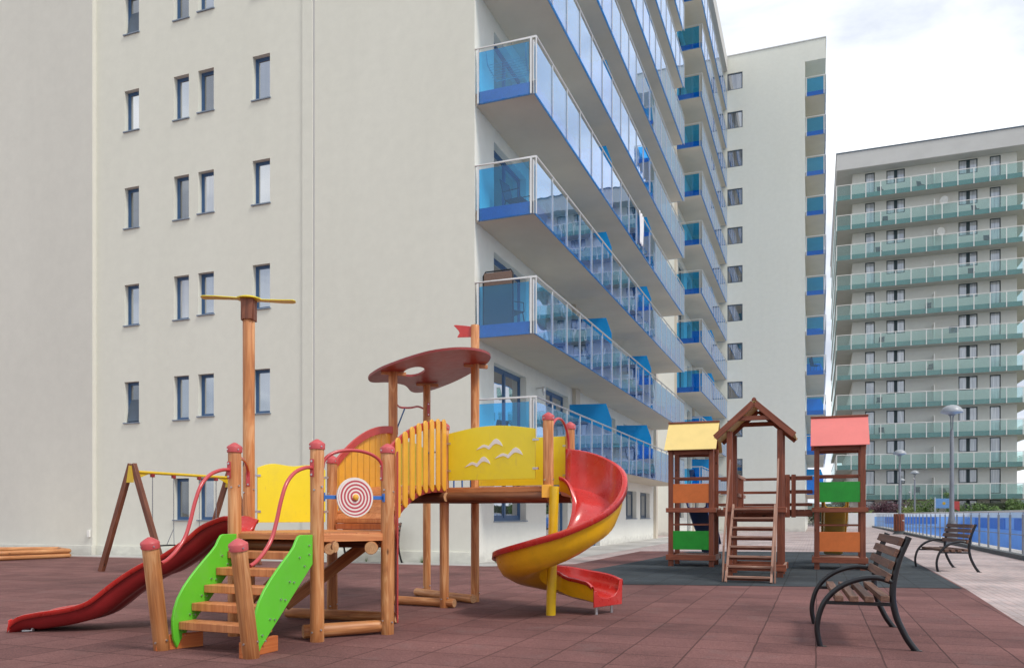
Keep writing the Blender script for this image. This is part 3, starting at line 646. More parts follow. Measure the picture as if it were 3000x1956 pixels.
for k in range(1, 12):
    z = slabz(k)
    b = MB(); b.box(-cv + .06, cw + cv - .06, -cv + .06, -.002, z, z + .24); b.box(-cv + .06, -.002, -.002, cd, z, z + .24); b.box(cw + .002, cw + cv - .06, -.002, cd, z, z + .24)
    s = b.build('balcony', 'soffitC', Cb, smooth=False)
    e = MB(); e.box(-cv + .03, cw + cv - .03, -cv + .03, -cv + .059, z, z + .42); e.box(-cv + .03, -cv + .059, -cv + .06, cd, z, z + .42); e.box(cw + cv - .059, cw + cv - .03, -cv + .06, cd, z, z + .42); e.build('slab_edge', 'gskirt', s, smooth=False)
    g = MB(); f = MB(); RT = z + 1.34
    n = 13
    for i in range(n):
        xa = -cv + (cw + 2 * cv) * i / n; xb = -cv + (cw + 2 * cv) * (i + 1) / n
        g.box(xa + .03, xb - .03, -cv - .012, -cv - .002, z, RT - .08); f.box(xa - .035, xa + .035, -cv - .05, -cv - .014, z - .02, RT)
    f.box(cw + cv - .018, cw + cv + .018, -cv - .03, -cv + .01, z - .02, RT)
    for i in range(24):
        ya_ = -cv + 1.2 * i
        for xs in (-cv, cw + cv): g.box(xs - .005, xs + .005, ya_ + .03, ya_ + 1.17, z, RT - .08)
        if i < 8:
            for xs in (-cv, cw + cv): f.box(xs - .02, xs + .02, ya_ - .018, ya_ + .018, z - .02, RT)
    f.tube([(-cv, 28, RT), (-cv, -cv, RT), (cw + cv, -cv, RT), (cw + cv, 28, RT)], .03, 6)
    g.build('glass_balustrade', 'gglass', s, smooth=False); f.build('handrail', 'white', s, smooth=False)
    MB().box(6.62, 6.70, -cv + .3, -.002, z + .242, z + 1.95).build('divider', 'towerC', s, smooth=False)
# items on the far block
def dish(loc, rz, label):
    t = empty('satellite_dish', loc, rz, label, 'satellite dish', 'satellite dishes')
    b = MB(); pr = []
    for i in range(7):
        r = .42 * i / 6; pr.append([Vector((r * math.cos(a * math.pi / 9), -.55 * r * r, r * math.sin(a * math.pi / 9))) for a in range(18)])
    b.sweep(pr, close=True); b.build('dish', 'white', t, solid=.01)
    b = MB(); b.tube([(0, 0, 0), (0, .25, -.1), (0, .3, -.7)], .02, 8); b.tube([(0, -.1, -.42), (0, -.5, -.1)], .012, 6); b.build('arm', 'white', t)
def onC(x, y, z):
    c, s_ = CX, SX; return ((31.7 + c * x + s_ * y) * CS, (74.2 - s_ * x + c * y) * CS, 1.15 + (z - 1.15) * CS)
dish(onC(7.2, -.6, slabz(9) + 1.85), -YAW + .4, 'white satellite dish raised above the green glass balcony near the divider')
dish(onC(7.5, -.6, slabz(10) + 1.85), -YAW - .5, 'pale satellite dish on the second balcony from the top of the far block')
def acunit(loc, label, m='acunit'):
    t = empty('air_conditioner', loc, -YAW, label, 'air conditioner', 'air conditioners on the far block')
    MB().box(-.42, .42, -.15, .15, 0, .62).build('case', m, t, .015)
    MB().lathe((0, 0, 0), [(.21, 0), (.22, .02), (.02, .03)], 18).build('fan_grille', 'dframe', t)
    g = t.children[1]; g.rotation_euler = (R(90), 0, 0); g.location = (-.08, -.152, .31)
acunit(onC(7.5, -.5, slabz(1) + .5), 'beige air conditioner behind the lowest green glass balcony')
acunit(onC(8.2, -.9, slabz(6) + .95), 'dark air conditioner above the green rail on a middle floor', 'gframe')

# ================================================================== MAIN PLAYSET
OX, OY = -1.0, 8.6
PS = empty('climbing_playset', (OX, OY, 0), 0, 'large log playset with red slide, yellow spiral slide, arched bridge and propeller mast', 'playset')
def L(x, y, z=0): return Vector((x - OX, y - OY, z))
def cap(o, r, h):
    b = MB(); b.lathe((0, 0, h - .055), [(r + .008, 0), (r + .010, .048), (r + .005, .056), (r * .6, .078), (r * .22, .092), (.005, .094)], 20); c_ = b.build('post_cap', 'capred', o)
    g = MB(); g.cyl((r, 0, h - .03), (r + .014, 0, h - .03), .007, 8); g.cyl((-r, 0, h - .03), (-r - .014, 0, h - .03), .007, 8)
    g.cyl((0, r, h - .03), (0, r + .014, h - .03), .007, 8); g.cyl((0, -r, h - .03), (0, -r - .014, h - .03), .007, 8); g.build('cap_screw', 'steel', o)
def post(x, y, z0, z1, r=.0625, capped=True, top=None):
    o = log('post', L(x, y, z0), L(*(top or (x, y)), z1), r, PS)
    if capped: cap(o, r, (L(*(top or (x, y)), z1) - L(x, y, z0)).length)
    # bolts
    for h in (.12, 1.4):
        if h < z1 - z0 - .2:
            for a in (200, 290):
                a += random.uniform(-25, 25); d = Vector((math.cos(R(a)), math.sin(R(a)), 0)); p = d * r * .97 + Vector((0, 0, h + random.uniform(-.03, .03))); MB().cyl(p, p + d * .012, .009, 8).build('bolt', 'steel', o)
    return o
C_, D_, E_, G_, N_, F_ = (-1.768, 7.23), (-2.638, 7.58), (-2.84, 8.6), (-2.076, 9.2), (-1.33, 8.62), (-1.20, 7.68)
H_, K_, L_, J_, I_, M_ = (-.84, 9.886), (.42, 9.22), (.73, 10.0), (-.489, 10.55), (-1.24, 11.6), (-1.566, 10.49)
post(*C_, 0, 1.80); post(*F_, 0, 1.80); post(*D_, 0, 1.80); post(*G_, 0, 1.80, .06)
post(-2.976, 6.78, 0, .93, .066, True, (-3.00, 6.60)); post(-2.092, 6.40, 0, .93, .066, True, (-2.142, 6.23))
post(*E_, 0, 3.27, .064, False); post(*H_, 0, 2.26, .058); post(*K_, 1.45, 2.30, .062); post(*L_, 1.40, 2.28, .059)
post(*J_, 0, 3.66, .056, False); post(*I_, 0, 3.04, .055, False); post(*M_, 0, 3.04, .060, False); post(*N_, 0, 1.02, .055, False)
# decks
def deck(name, pts, z1, th, ang, m, wd=.115):
    # planks clipped to the polygon, laid along direction ang
    c, s_ = math.cos(ang), math.sin(ang); loc = [(c * x + s_ * y, -s_ * x + c * y) for x, y in pts]
    y0, y1 = min(p[1] for p in loc), max(p[1] for p in loc); y = y0; b = MB()
    while y < y1 - .01:
        ya, yb = y, min(y + wd - .006, y1)
        def xs(yy):
            r = []
            for i in range(len(loc)):
                (xa, ya_), (xb, yb_) = loc[i], loc[(i + 1) % len(loc)]
                if (ya_ - yy) * (yb_ - yy) < 0: r.append(xa + (xb - xa) * (yy - ya_) / (yb_ - ya_))
            return (min(r), max(r)) if len(r) >= 2 else None
        p, q = xs(ya + .002), xs(yb - .002)
        if p and q:
            P4 = [(p[0], ya), (p[1], ya), (q[1], yb), (q[0], yb)]
            b.prism([(c * X - s_ * Y - OX, s_ * X + c * Y - OY) for X, Y in P4], (0, 0, z1 - th), (1, 0, 0), (0, 1, 0), (0, 0, th))
        y += wd
    return b.build(name, m, PS, .003)
def grow(pts, k):
    cx = sum(p[0] for p in pts) / len(pts); cy = sum(p[1] for p in pts) / len(pts)
    return [(cx + (x - cx) * k, cy + (y - cy) * k) for x, y in pts]
deck('lower_deck', grow([C_, F_, N_, G_, E_, D_], 1.0), .985, .055, R(-22), 'plank')
deck('upper_deck', grow([H_, K_, L_, J_, I_, M_], 1.0), 1.49, .05, R(60), 'plank')
# front rim boards
def rim(p, q, z0, z1, th=.035, m='plank', name='rim_board', inset=.05):
    a, c = L(*p, (z0 + z1) / 2), L(*q, (z0 + z1) / 2); d = (c - a).normalized(); return board(name, a + d * inset, c - d * inset, th, z1 - z0, PS, m, roll=Vector((-d.y, d.x, 0)))
rim(C_, F_, .905, .975); rim(D_, C_, .925, .975); rim(H_, K_, 1.425, 1.478, .05, 'plank'); rim(D_, E_, .92, .975)
rim(F_, N_, .905, .975); rim(N_, G_, .90, .975); rim(G_, E_, .90, .975)
# log beams
log('beam', L(-1.665, 7.27, .84), L(-2.0, 9.0, .84), .052, PS); log('beam', L(-1.33, 7.52, .84), L(-1.5, 8.7, .84), .062, PS)
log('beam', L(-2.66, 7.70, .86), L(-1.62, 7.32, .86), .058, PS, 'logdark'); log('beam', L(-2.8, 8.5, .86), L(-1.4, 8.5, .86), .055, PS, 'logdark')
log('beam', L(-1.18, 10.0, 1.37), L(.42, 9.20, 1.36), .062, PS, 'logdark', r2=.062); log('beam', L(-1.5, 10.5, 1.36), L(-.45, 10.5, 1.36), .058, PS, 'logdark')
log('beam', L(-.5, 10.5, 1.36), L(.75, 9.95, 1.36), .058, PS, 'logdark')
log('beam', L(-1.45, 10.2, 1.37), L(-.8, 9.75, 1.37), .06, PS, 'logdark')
log('ground_log', L(-1.93, 7.36, .075), L(-1.17, 7.74, .085), .066, PS, r2=.056); log('ground_log', L(-2.5, 8.85, .07), L(-1.22, 8.42, .07), .056, PS)
log('ground_log', L(-1.62, 10.28, .065), L(-.71, 9.84, .065), .055, PS); log('ground_log', L(-1.36, 11.35, .06), L(-.50, 10.36, .06), .055, PS)
board('brace_board', L(-2.35, 8.25, .22), L(-1.50, 8.85, .92), .12, .05, PS, 'log', roll=(0, 0, 1))
board('brace_board', L(-2.75, 7.9, .12), L(-2.1, 8.15, .85), .18, .04, PS, 'log', roll=(0, 1, 0))
board('leg_brace', L(-3.01, 6.72, .07), L(-2.72, 7.0, .07), .13, .045, PS, 'plankred', roll=(0, 0, 1)); board('leg_brace', L(-2.16, 6.36, .07), L(-2.0, 6.75, .07), .13, .05, PS, 'plankred', roll=(0, 0, 1))
# stairs
sd = Vector((-.362, -.932, 0))
poly = [(0, .975), (.17, .975), (.205, .965), (.235, .93), (.27, .875), (.33, .82), (.42, .75), (.50, .685), (.58, .615), (.66, .535), (.73, .44), (.77, .35), (.79, .27), (.79, .2), (.78, .10), (.74, .02), (.70, .08), (0, .71)]
sn = Vector((sd.y, -sd.x, 0))
for P0, off in ((L(-1.80, 7.16), 0), (L(-2.60, 7.50), 0)):
    b = MB(); b.prism(poly, P0 - sn * .012, sd, (0, 0, 1), sn * .024); o = b.build('stair_stringer', 'green', PS, .004)
    g = MB()
    for (q, z) in ((.06, .88), (.06, .8), (.2, .78), (.13, .70), (.34, .58), (.28, .57), (.46, .44), (.40, .43), (.6, .29), (.54, .28), (.70, .17), (.66, .12)):
        p = P0 + sd * q + Vector((0, 0, z)); g.cyl(p - sn * .024, p + sn * .024, .008, 8)
    g.build('screw', 'steel', o)
a0, c0 = L(-2.60, 7.50), L(-1.80, 7.16)
for i in range(5):
    q = .78 - .15 * (i + 1) + .10; z = .24 + .145 * i
    p = a0 + sd * q; r_ = c0 + sd * q; d = (r_ - p).normalized(); b = MB()
    b.obox(p + d * .014 + Vector((0, 0, z - .068)), d * ((r_ - p).length - .028), -sd * .20, (0, 0, .068)); b.build('stair_tread', 'plank', PS, .006)
# pipe handrails
def pipe(pts, r=.017, name='handrail', m='redrail', n=7): return MB().tube(smoothpath(pts, n), r, 12).build(name, m, PS)
def plate(p, nrm, parent=PS, h=.16, m='redrail'):
    nrm = Vector(nrm).normalized(); s_ = Vector((-nrm.y, nrm.x, 0)); b = MB(); b.obox(Vector(p) - s_ * .02 - Vector((0, 0, h / 2)), s_ * .04, nrm * .006, (0, 0, h)); o = b.build('rail_plate', m, parent, .002)
    g = MB()
    for dz in (-h * .38, h * .38): q = Vector(p) + Vector((0, 0, dz)); MB().cyl(q, q + nrm * .014, .010, 8).build('bolt', 'steel', o)
for (tx, ty), (bx, by) in ((D_, (-2.985, 6.66)), (C_, (-2.12, 6.30))):
    t0 = L(tx, ty) + Vector((-.03, -.06, 0)); b0 = L(bx, by) + Vector((.03, .055, 0)); d = b0 - t0
    P = lambda f, z: t0 + d * f + Vector((0, 0, z))
    pipe([P(0, 1.575), P(.12, 1.57), P(.30, 1.52), P(.44, 1.42), P(.53, 1.27), P(.60, 1.10), P(.68, .95), P(.80, .84), P(.92, .77), P(1.0, .745)])
    plate(t0 + Vector((.0, -.004, 1.575)), (-.3, -1, 0))
def arch(p, q, z0, zt, name='handrail', r=.016):
    a, c = L(*p), L(*q); d = c - a; u = d.normalized(); a += u * .055; c -= u * .055; d = c - a; pts = []
    for i in range(13):
        t = math.pi * i / 12; pts.append(a + d * (.5 - .5 * math.cos(t)) + Vector((0, 0, z0 + (zt - z0) * math.sin(t) ** .8)))
    pipe(pts, r, n=3); plate(c - u * .008 + Vector((0, 0, z0 - .02)), -u)
arch(C_, F_, 1.58, 1.755); arch(K_, L_, 1.92, 2.31); arch(D_, E_, 1.56, 1.72)
pipe([L(*M_, 2.60) + Vector((.05, 0, 0)), L(-1.5, 10.75, 2.60), L(-1.4, 11.0, 2.63), L(-1.33, 11.25, 2.68), L(-1.29, 11.5, 2.69)], .014)
pipe([L(-1.46, 10.85, 2.60), L(-1.54, 10.55, 2.25)], .010, m='bframe')
plate(L(-1.21, 11.55, 2.68), (.3, -1, 0), h=.2)
# yellow panel between mast and rear post
def panel(p, q, za, zb, curve, name, m, th=.014, inset=.08, n=16, offs=0, f0=0, f1=1):
    a, c = L(*p), L(*q); u = (c - a).normalized(); a2 = a + u * inset; c2 = c - u * inset; Ln = (c2 - a2).length; nn = Vector((u.y, -u.x, 0))
    s0, s1 = f0 * Ln, f1 * Ln
    top = [(s0 + (s1 - s0) * i / n, curve(i / n)) for i in range(n + 1)]
    b = MB(); b.prism([(s0, za), (s1, za)] + top[::-1], a2 + nn * offs, u, (0, 0, 1), nn * th); o = b.build(name, m, PS, .002)
    g = MB()
    for zz in (za + .12, zb - .12):
        for s_ in (s0, s1):
            k = a2 + u * s_ + Vector((0, 0, zz)); g.obox(k - u * .035 - Vector((0, 0, .012)) + nn * (offs - .006), u * .07, nn * .026, (0, 0, .024))
    g.build('clamp', 'steel', o)
    return o, a2 + nn * offs, u, nn, Ln
panel(E_, G_, 1.07, 1.70, lambda t: 1.665 + .05 * math.sin(math.pi * t) + .02 * math.sin(3 * math.pi * t), 'yellow_panel', 'yellow', inset=.09)
o, pa, pu, pn, pl = panel(H_, K_, 1.575, 2.15, lambda t: 2.145 + .075 * math.sin(math.pi * min(1, t * .92 + .03)), 'bird_panel', 'yellow', inset=.07, f1=.93)
gull = [(0, 0), (.10, .22), (.22, .44), (.31, .50), (.40, .42), (.47, .34), (.55, .56), (.66, .90), (.75, 1.0), (.84, .88), (.93, .62), (1.0, .25), (.88, .42), (.76, .52), (.68, .48), (.60, .30), (.50, .02), (.46, .02), (.38, .18), (.30, .24), (.18, .16)]
for (x0, x1, y0, y1) in ((1240, 1405, 182, 245), (1355, 1525, 238, 300), (1168, 1328, 284, 345)):
    fa = lambda x: (x - 1062) / (1597 - 1062) * pl * .93; fz = lambda y: 1.575 + (422 - y) / (422 - 108) * .64
    b = MB(); b.prism([(fa(x0) + (fa(x1) - fa(x0)) * a, fz(y1) + (fz(y0) - fz(y1)) * c) for a, c in gull], pa + pn * .0145, pu, (0, 0, 1), pn * .004)
    b.build('bird_emblem', 'white', o, smooth=False)
b = MB(); b.box(0, pl * .93, 0, .003, 0, .006)
panel(J_, L_, 1.53, 2.14, lambda t: 2.14, 'yellow_panel', 'yellow', inset=.06)
panel(M_, I_, 1.55, 2.10, lambda t: 2.10 + .06 * math.sin(math.pi * t), 'yellow_panel', 'yellow', inset=.08)
for i in range(6):
    f = (i + .5) / 6; p = Vector(I_ ) * (1 - f) + Vector(J_) * f
    MB().cyl(L(p.x, p.y, 1.49), L(p.x, p.y, 2.05), .011, 8).build('guard_bar', 'blue', PS)
MB().tube([L(*I_, 2.05), L(*J_, 2.05)], .014, 8).build('guard_rail', 'blue', PS)
# red panel between the front right post and the bridge post
b = MB(); b.obox(L(-1.122, 7.76, .10), Vector((-.135, .80, 0)), (.016, .003, 0), (0, 0, 1.67)); b.build('red_panel', 'redboard', PS, .003)
# spinner
sp = (L(*C_) + L(*F_)) / 2; u = (L(*F_) - L(*C_)).normalized(); nn = Vector((u.y, -u.x, 0))
bz = 1.315
b = MB(); Ls = (L(*F_) - L(*C_)).length
b.obox(L(*C_, bz - .018) + u * .05 + nn * -.005, u * (Ls - .10), nn * .012, (0, 0, .036))
for e_ in (.05, Ls - .062): b.obox(L(*C_, bz - .04) + u * e_, u * .012, nn * .04, (0, 0, .08))
br = b.build('spinner_bar', 'blue', PS, .002)
disc = MB().cyl((0, 0, 0), (0, -.018, 0), .185, 56).build('spinner_disc', 'spiral', br)
disc.location = sp + nn * .022 + Vector((.0, 0, bz)); disc.rotation_euler = (0, 0, math.atan2(u.y, u.x))
kn = MB().lathe((0, 0, 0), [(.028, 0), (.030, .012), (.022, .026), (.004, .032)], 16).build('spinner_knob', 'slat', br)
kn.rotation_euler = (R(90), 0, math.atan2(u.y, u.x)); kn.location = sp + nn * .04 + Vector((0, 0, bz))
# bridge
Gv, Mv, Nv, Hv = Vector((*G_, 0)), Vector((*M_, 0)), Vector((*N_, 0)), Vector((*H_, 0))
dz = lambda s_: 1.10 + .42 * (1 - (1 - s_) ** 3)
OV = Vector((OX, OY, 0))
bd = MB(); n = 15
for i in range(n):
    s0, s1 = i / n, (i + .93) / n
    a, c, d, e_ = Gv.lerp(Mv, s0), Nv.lerp(Hv, s0), Nv.lerp(Hv, s1), Gv.lerp(Mv, s1)
    pts = [Vector((p.x - OX, p.y - OY, dz(s_))) for p, s_ in ((a, s0), (c, s0), (d, s1), (e_, s1))]
    bd.add(pts + [p - Vector((0, 0, .035)) for p in pts], [(0, 1, 2, 3), (7, 6, 5, 4), (0, 4, 5, 1), (1, 5, 6, 2), (2, 6, 7, 3), (3, 7, 4, 0)])
bridge = bd.build('bridge', 'plank', PS, .003)
b = MB(); b.obox(L(*G_, .99) + Vector((.05, -.06, 0)), (Nv - Gv) * .92, Vector((.06, .16, 0)), (0, 0, .065)); b.obox(L(*G_, 1.058) + Vector((.07, -.05, 0)), (Nv - Gv) * .90, Vector((.07, .18, 0)), (0, 0, .055)); b.build('bridge_step', 'plankred', bridge, .004)
for (Pa, Pb) in ((Gv, Mv), (Nv, Hv)):
    rg = []
    side = (Nv - Gv).normalized()
    for i in range(17):
        s_ = i / 16; p = Pa.lerp(Pb, s_) - OV; z = dz(s_) - .036
        rg.append([p + Vector((0, 0, z)), p + side * .045 + Vector((0, 0, z)), p + side * .045 + Vector((0, 0, z - .055)), p + Vector((0, 0, z - .055))])
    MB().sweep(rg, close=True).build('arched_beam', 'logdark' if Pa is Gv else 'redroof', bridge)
def slat(p, z0, z1, wid, nrm, m='slat'):
    b = MB(); h = wid / 2; poly = []
    for i in range(9): a = math.pi * i / 8; poly.append((h * math.cos(a), z1 - h + h * 1.3 * math.sin(a) ** .8))
    for i in range(9): a = math.pi + math.pi * i / 8; poly.append((h * math.cos(a), z0 + h - h * 1.3 * abs(math.sin(a)) ** .8))
    u = Vector((-nrm.y, nrm.x, 0)); b.prism(poly, p - nrm * .011, u, (0, 0, 1), nrm * .022); return b.build('slat', m, bridge, .005)
dn = (Hv - Nv).normalized(); nr = Vector((dn.y, -dn.x, 0))
zt = lambda s_: 1.88 + .40 * (1 - (1 - s_) ** 2) ** .95
for i in range(8):
    s_ = .085 + .84 * i / 7; p = Nv.lerp(Hv, s_) - OV + nr * .045; slat(p, dz(s_) - .065, zt(s_) + .03, .098, nr)
df = (Mv - Gv).normalized(); nf = Vector((df.y, -df.x, 0))
ztf = lambda s_: 1.70 + .56 * (1 - (1 - s_) ** 2.1)
for i in range(10):
    s_ = .06 + .88 * i / 9; p = Gv.lerp(Mv, s_) - OV - nf * .02; slat(p, dz(s_) - .06, ztf(s_) - .02, .112, nf)
def railboard(Pa, Pb, nrm, zf, h, off, s0=0, s1=1, th=.03):
    rg = []
    for i in range(25):
        s_ = s0 + (s1 - s0) * i / 24; p = Pa + (Pb - Pa) * s_ - OV + nrm * off; z = zf(min(max(s_, 0), 1))
        rg.append([p + Vector((0, 0, z)), p + nrm * th + Vector((0, 0, z)), p + nrm * th + Vector((0, 0, z - h)), p + Vector((0, 0, z - h))])
    b = MB(); b.sweep(rg, close=True); n_ = len(b.v); b.f += [(3, 2, 1, 0), (n_ - 4, n_ - 3, n_ - 2, n_ - 1)]; b.mi += [0, 0]
    return b.build('bridge_rail', 'redboard', bridge, .004)
railboard(Gv, Mv, nf, lambda s_: ztf(s_) + .05, .095, .0, .04, 1.06); railboard(Nv, Hv, nr, lambda s_: zt(s_) + .02, .09, -.0, .0, 1.0)
# roof plate with flag and brackets
zc = 850; zs = .3222
def onplane(px, py):
    u_, v_ = 900 + px * zs, zc + py * zs; X = -1.4
    for _ in range(12):
        z = 3.045 + .10 * (X + 1.57); Y = (z - 1.15) * FPX / (1508 - v_); X = (u_ - 1500) / FPX * Y
    return Vector((X, Y, z))
outl = [onplane(*p) for p in [(553, 800), (565, 775), (600, 748), (660, 712), (740, 678), (900, 620), (1100, 562), (1300, 532), (1450, 528), (1560, 542), (1640, 568), (1668, 602), (1640, 650), (1580, 690), (1500, 738), (1400, 792), (1300, 838), (1150, 895), (1050, 918), (980, 922), (940, 908), (915, 880), (890, 858), (850, 845), (740, 828), (620, 830), (572, 822)]]
outl = smoothpath(outl + [outl[0]], 3)[:-1]
hole = [onplane(970 + 98 * math.cos(R(a)) + 14 * math.sin(R(a)) * -1, 731 + 44 * math.sin(R(a)) - 10 * math.cos(R(a))) for a in range(0, 360, 15)]
import bmesh
bm = bmesh.new(); eo = [bm.verts.new((p.x - OX, p.y - OY, p.z)) for p in outl]; eh = [bm.verts.new((p.x - OX, p.y - OY, p.z)) for p in hole]
ed = [bm.edges.new((eo[i], eo[(i + 1) % len(eo)])) for i in range(len(eo))] + [bm.edges.new((eh[i], eh[(i + 1) % len(eh)])) for i in range(len(eh))]
bmesh.ops.triangle_fill(bm, use_beauty=True, edges=ed)
me = bpy.data.meshes.new('roof_plate'); bm.to_mesh(me); bm.free(); me.materials.append(M['redroof'])
rp = bpy.data.objects.new('roof_plate', me); COL.objects.link(rp); rp.parent = PS; md = rp.modifiers.new('s', 'SOLIDIFY'); md.thickness = .03; md.offset = 0
for (x, y) in (M_, I_, J_):
    z = 3.045 + .10 * (x + 1.57) - .035
    board('roof_bracket', L(x - .14, y - .09, z), L(x + .16, y + .06, z), .05, .035, PS, 'log', roll=(0, 0, 1))
b = MB(); fp = L(J_[0] - .05, J_[1], 0); b.prism([(0, 3.645), (-.10, 3.655), (-.20, 3.665), (-.235, 3.66), (-.17, 3.59), (-.155, 3.555), (-.18, 3.515), (-.185, 3.50), (0, 3.505)], fp, (1, 0, 0), (0, 0, 1), (0, .02, 0)); b.build('flag', 'red', PS, .003)
# propeller mast
b = MB(); p = L(*E_)
b.prism([(-.07, 3.47), (.068, 3.47), (.058, 3.25), (-.045, 3.25)], p + Vector((0, -.075, 0)), (1, 0, 0), (0, 0, 1), (0, .02, 0)); b.prism([(-.07, 3.47), (.068, 3.47), (.058, 3.25), (-.045, 3.25)], p + Vector((0, .055, 0)), (1, 0, 0), (0, 0, 1), (0, .02, 0))
b.box(p.x - .07, p.x - .045, p.y - .054, p.y + .054, 3.24, 3.47); b.box(p.x + .047, p.x + .072, p.y - .054, p.y + .054, 3.24, 3.47)
b.box(p.x - .045, p.x + .047, p.y - .054, p.y + .054, 3.40, 3.46); b.build('mast_collar', 'swingwood', PS, .003)
pr = MB().lathe(p + Vector((0, 0, 3.47)), [(.03, 0), (.13, .003), (.13, .014), (.10, .015), (.10, .025), (.02, .026)], 30).build('propeller', 'yellow', PS)
b = MB(); u = Vector((.98, .18, 0)).normalized(); v = Vector((-u.y, u.x, 0))
bl = [(.03, .05), (.15, .07), (.35, .085), (.46, .075), (.49, .04), (.49, -.04), (.46, -.07), (.35, -.05), (.15, -.03), (.03, -.05)]
for sg in (1, -1): b.prism([(a * sg, c * sg) for a, c in bl], p + Vector((0, 0, 3.468)), u, v, (0, 0, .010))
b.build('blade', 'yellow', pr, .003)
# red slide
near = [(-2.66, 1.10, 1), (-2.79, 1.14, 1), (-2.9, 1.115, 1), (-3.06, 1.04, 1), (-3.22, .905, 1), (-3.45, .75, 1), (-3.6, .69, 1), (-3.77, .592, 1), (-3.94, .47, 1), (-4.05, .38, 1), (-4.17, .30, 1), (-4.36, .245, 1), (-4.65, .20, 1), (-4.80, .165, 1), (-4.875, .11, 1), (-4.90, .05, 1)]
pth = smoothpath([(x, 0, z) for x, z, _ in near], 4)
rings_i, rings_o = [], []
sw = .27
for i, p in enumerate(pth):
    f = (p.x + 2.66) / (-4.9 + 2.66); yc = 8.09 + (-.06) * f
    a = pth[max(i - 1, 0)]; c = pth[min(i + 1, len(pth) - 1)]; tg = (c - a).normalized(); nrm = Vector((-tg.z, 0, tg.x)); nrm = nrm if nrm.z > 0 else -nrm
    if f > .93: nrm = nrm.lerp(Vector((.25, 0, .97)), min(1, (f - .93) * 12)).normalized()
    dep = .135 if f < .9 else .135 - .6 * (f - .9)
    def pt(y, d): return Vector((p.x, yc + y, p.z)) - nrm * d - OV
    prof = [(-sw - .02, .045), (-sw - .02, .004), (-sw, 0), (-sw + .02, .004), (-sw + .035, dep * .6), (-sw + .08, dep * .93), (-.1, dep), (.1, dep), (sw - .08, dep * .93), (sw - .035, dep * .6), (sw - .02, .004), (sw, 0), (sw + .02, .004), (sw + .02, .045)]
    rings_i.append([pt(y, d) for y, d in prof])
    rings_o.append([pt(y, d) for y, d in [(-sw + .005, .035), (-sw + .015, dep * .7), (-sw + .05, dep + .012), (-sw + .09, dep + .038), (-.06, dep + .038), (.0, dep + .02), (.06, dep + .038), (sw - .09, dep + .038), (sw - .05, dep + .012), (sw - .015, dep * .7), (sw - .005, .035)]])
slide = MB().sweep(rings_i).build('slide', 'red', PS, solid=.008)
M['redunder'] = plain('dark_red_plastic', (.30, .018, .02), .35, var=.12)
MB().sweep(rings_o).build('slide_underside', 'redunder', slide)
b = MB(); b.prism([(-sw - .02, 0.03), (sw + .02, .03), (sw + .02, .13), (sw - .03, .14), (sw - .07, .07), (0, .05), (-sw + .07, .07), (-sw + .03, .14), (-sw - .02, .13)], (-4.885 - OX, 8.03 - OY, 0), (0, 1, 0), (0, 0, 1), (-.012, 0, 0)); b.build('slide_lip', 'red', slide, .004)
b = MB()
for yy in (-.18, .18): b.tube([(-4.70 - OX, 8.03 + yy - OY, .12), (-4.72 - OX, 8.03 + yy - OY, .015), (-4.82 - OX, 8.03 + yy - OY, .012)], .016, 8)
b.build('slide_foot', 'steel', slide)
# spiral slide
cx, cy, Rc = .545, 9.15, .45
key = [(82, 1.47, .50), (60, 1.44, .50), (30, 1.33, .47), (0, 1.19, .43), (-45, .93, .31), (-90, .72, .26), (-135, .585, .24), (-180, .49, .225), (-225, .39, .22), (-270, .30, .22)]
pts = []
for a, z, h in key: pts.append((cx + Rc * math.cos(R(a)), cy + Rc * math.sin(R(a)), z, h))
pts += [(.70, 9.59, .255, .21), (.90, 9.44, .22, .19), (1.03, 9.31, .19, .15), (1.10, 9.24, .165, .08)]
S = []
for a in range(82, -271, -8):
    for j in range(len(key) - 1):
        if key[j][0] >= a >= key[j + 1][0]:
            f = (key[j][0] - a) / (key[j][0] - key[j + 1][0]); f_ = f
            S.append((cx + Rc * math.cos(R(a)), cy + Rc * math.sin(R(a)), key[j][1] + (key[j + 1][1] - key[j][1]) * f_, key[j][2] + (key[j + 1][2] - key[j][2]) * f_)); break
ex = smoothpath([(cx, cy + Rc, .30), (.66, 9.585, .275), (.80, 9.52, .24), (.93, 9.41, .225), (1.03, 9.31, .205), (1.10, 9.24, .185)], 4)
S += [(p.x, p.y, p.z, .235 - .03 * (i / (len(ex) - 1)) ** 3) for i, p in enumerate(ex)][1:]
ri, ro = [], []; hw = .27
for it in range(3):       # smooth heights
    S = [S[0]] + [(S[i][0], S[i][1], (S[i - 1][2] + 2 * S[i][2] + S[i + 1][2]) / 4, (S[i - 1][3] + 2 * S[i][3] + S[i + 1][3]) / 4) for i in range(1, len(S) - 1)] + [S[-1]]
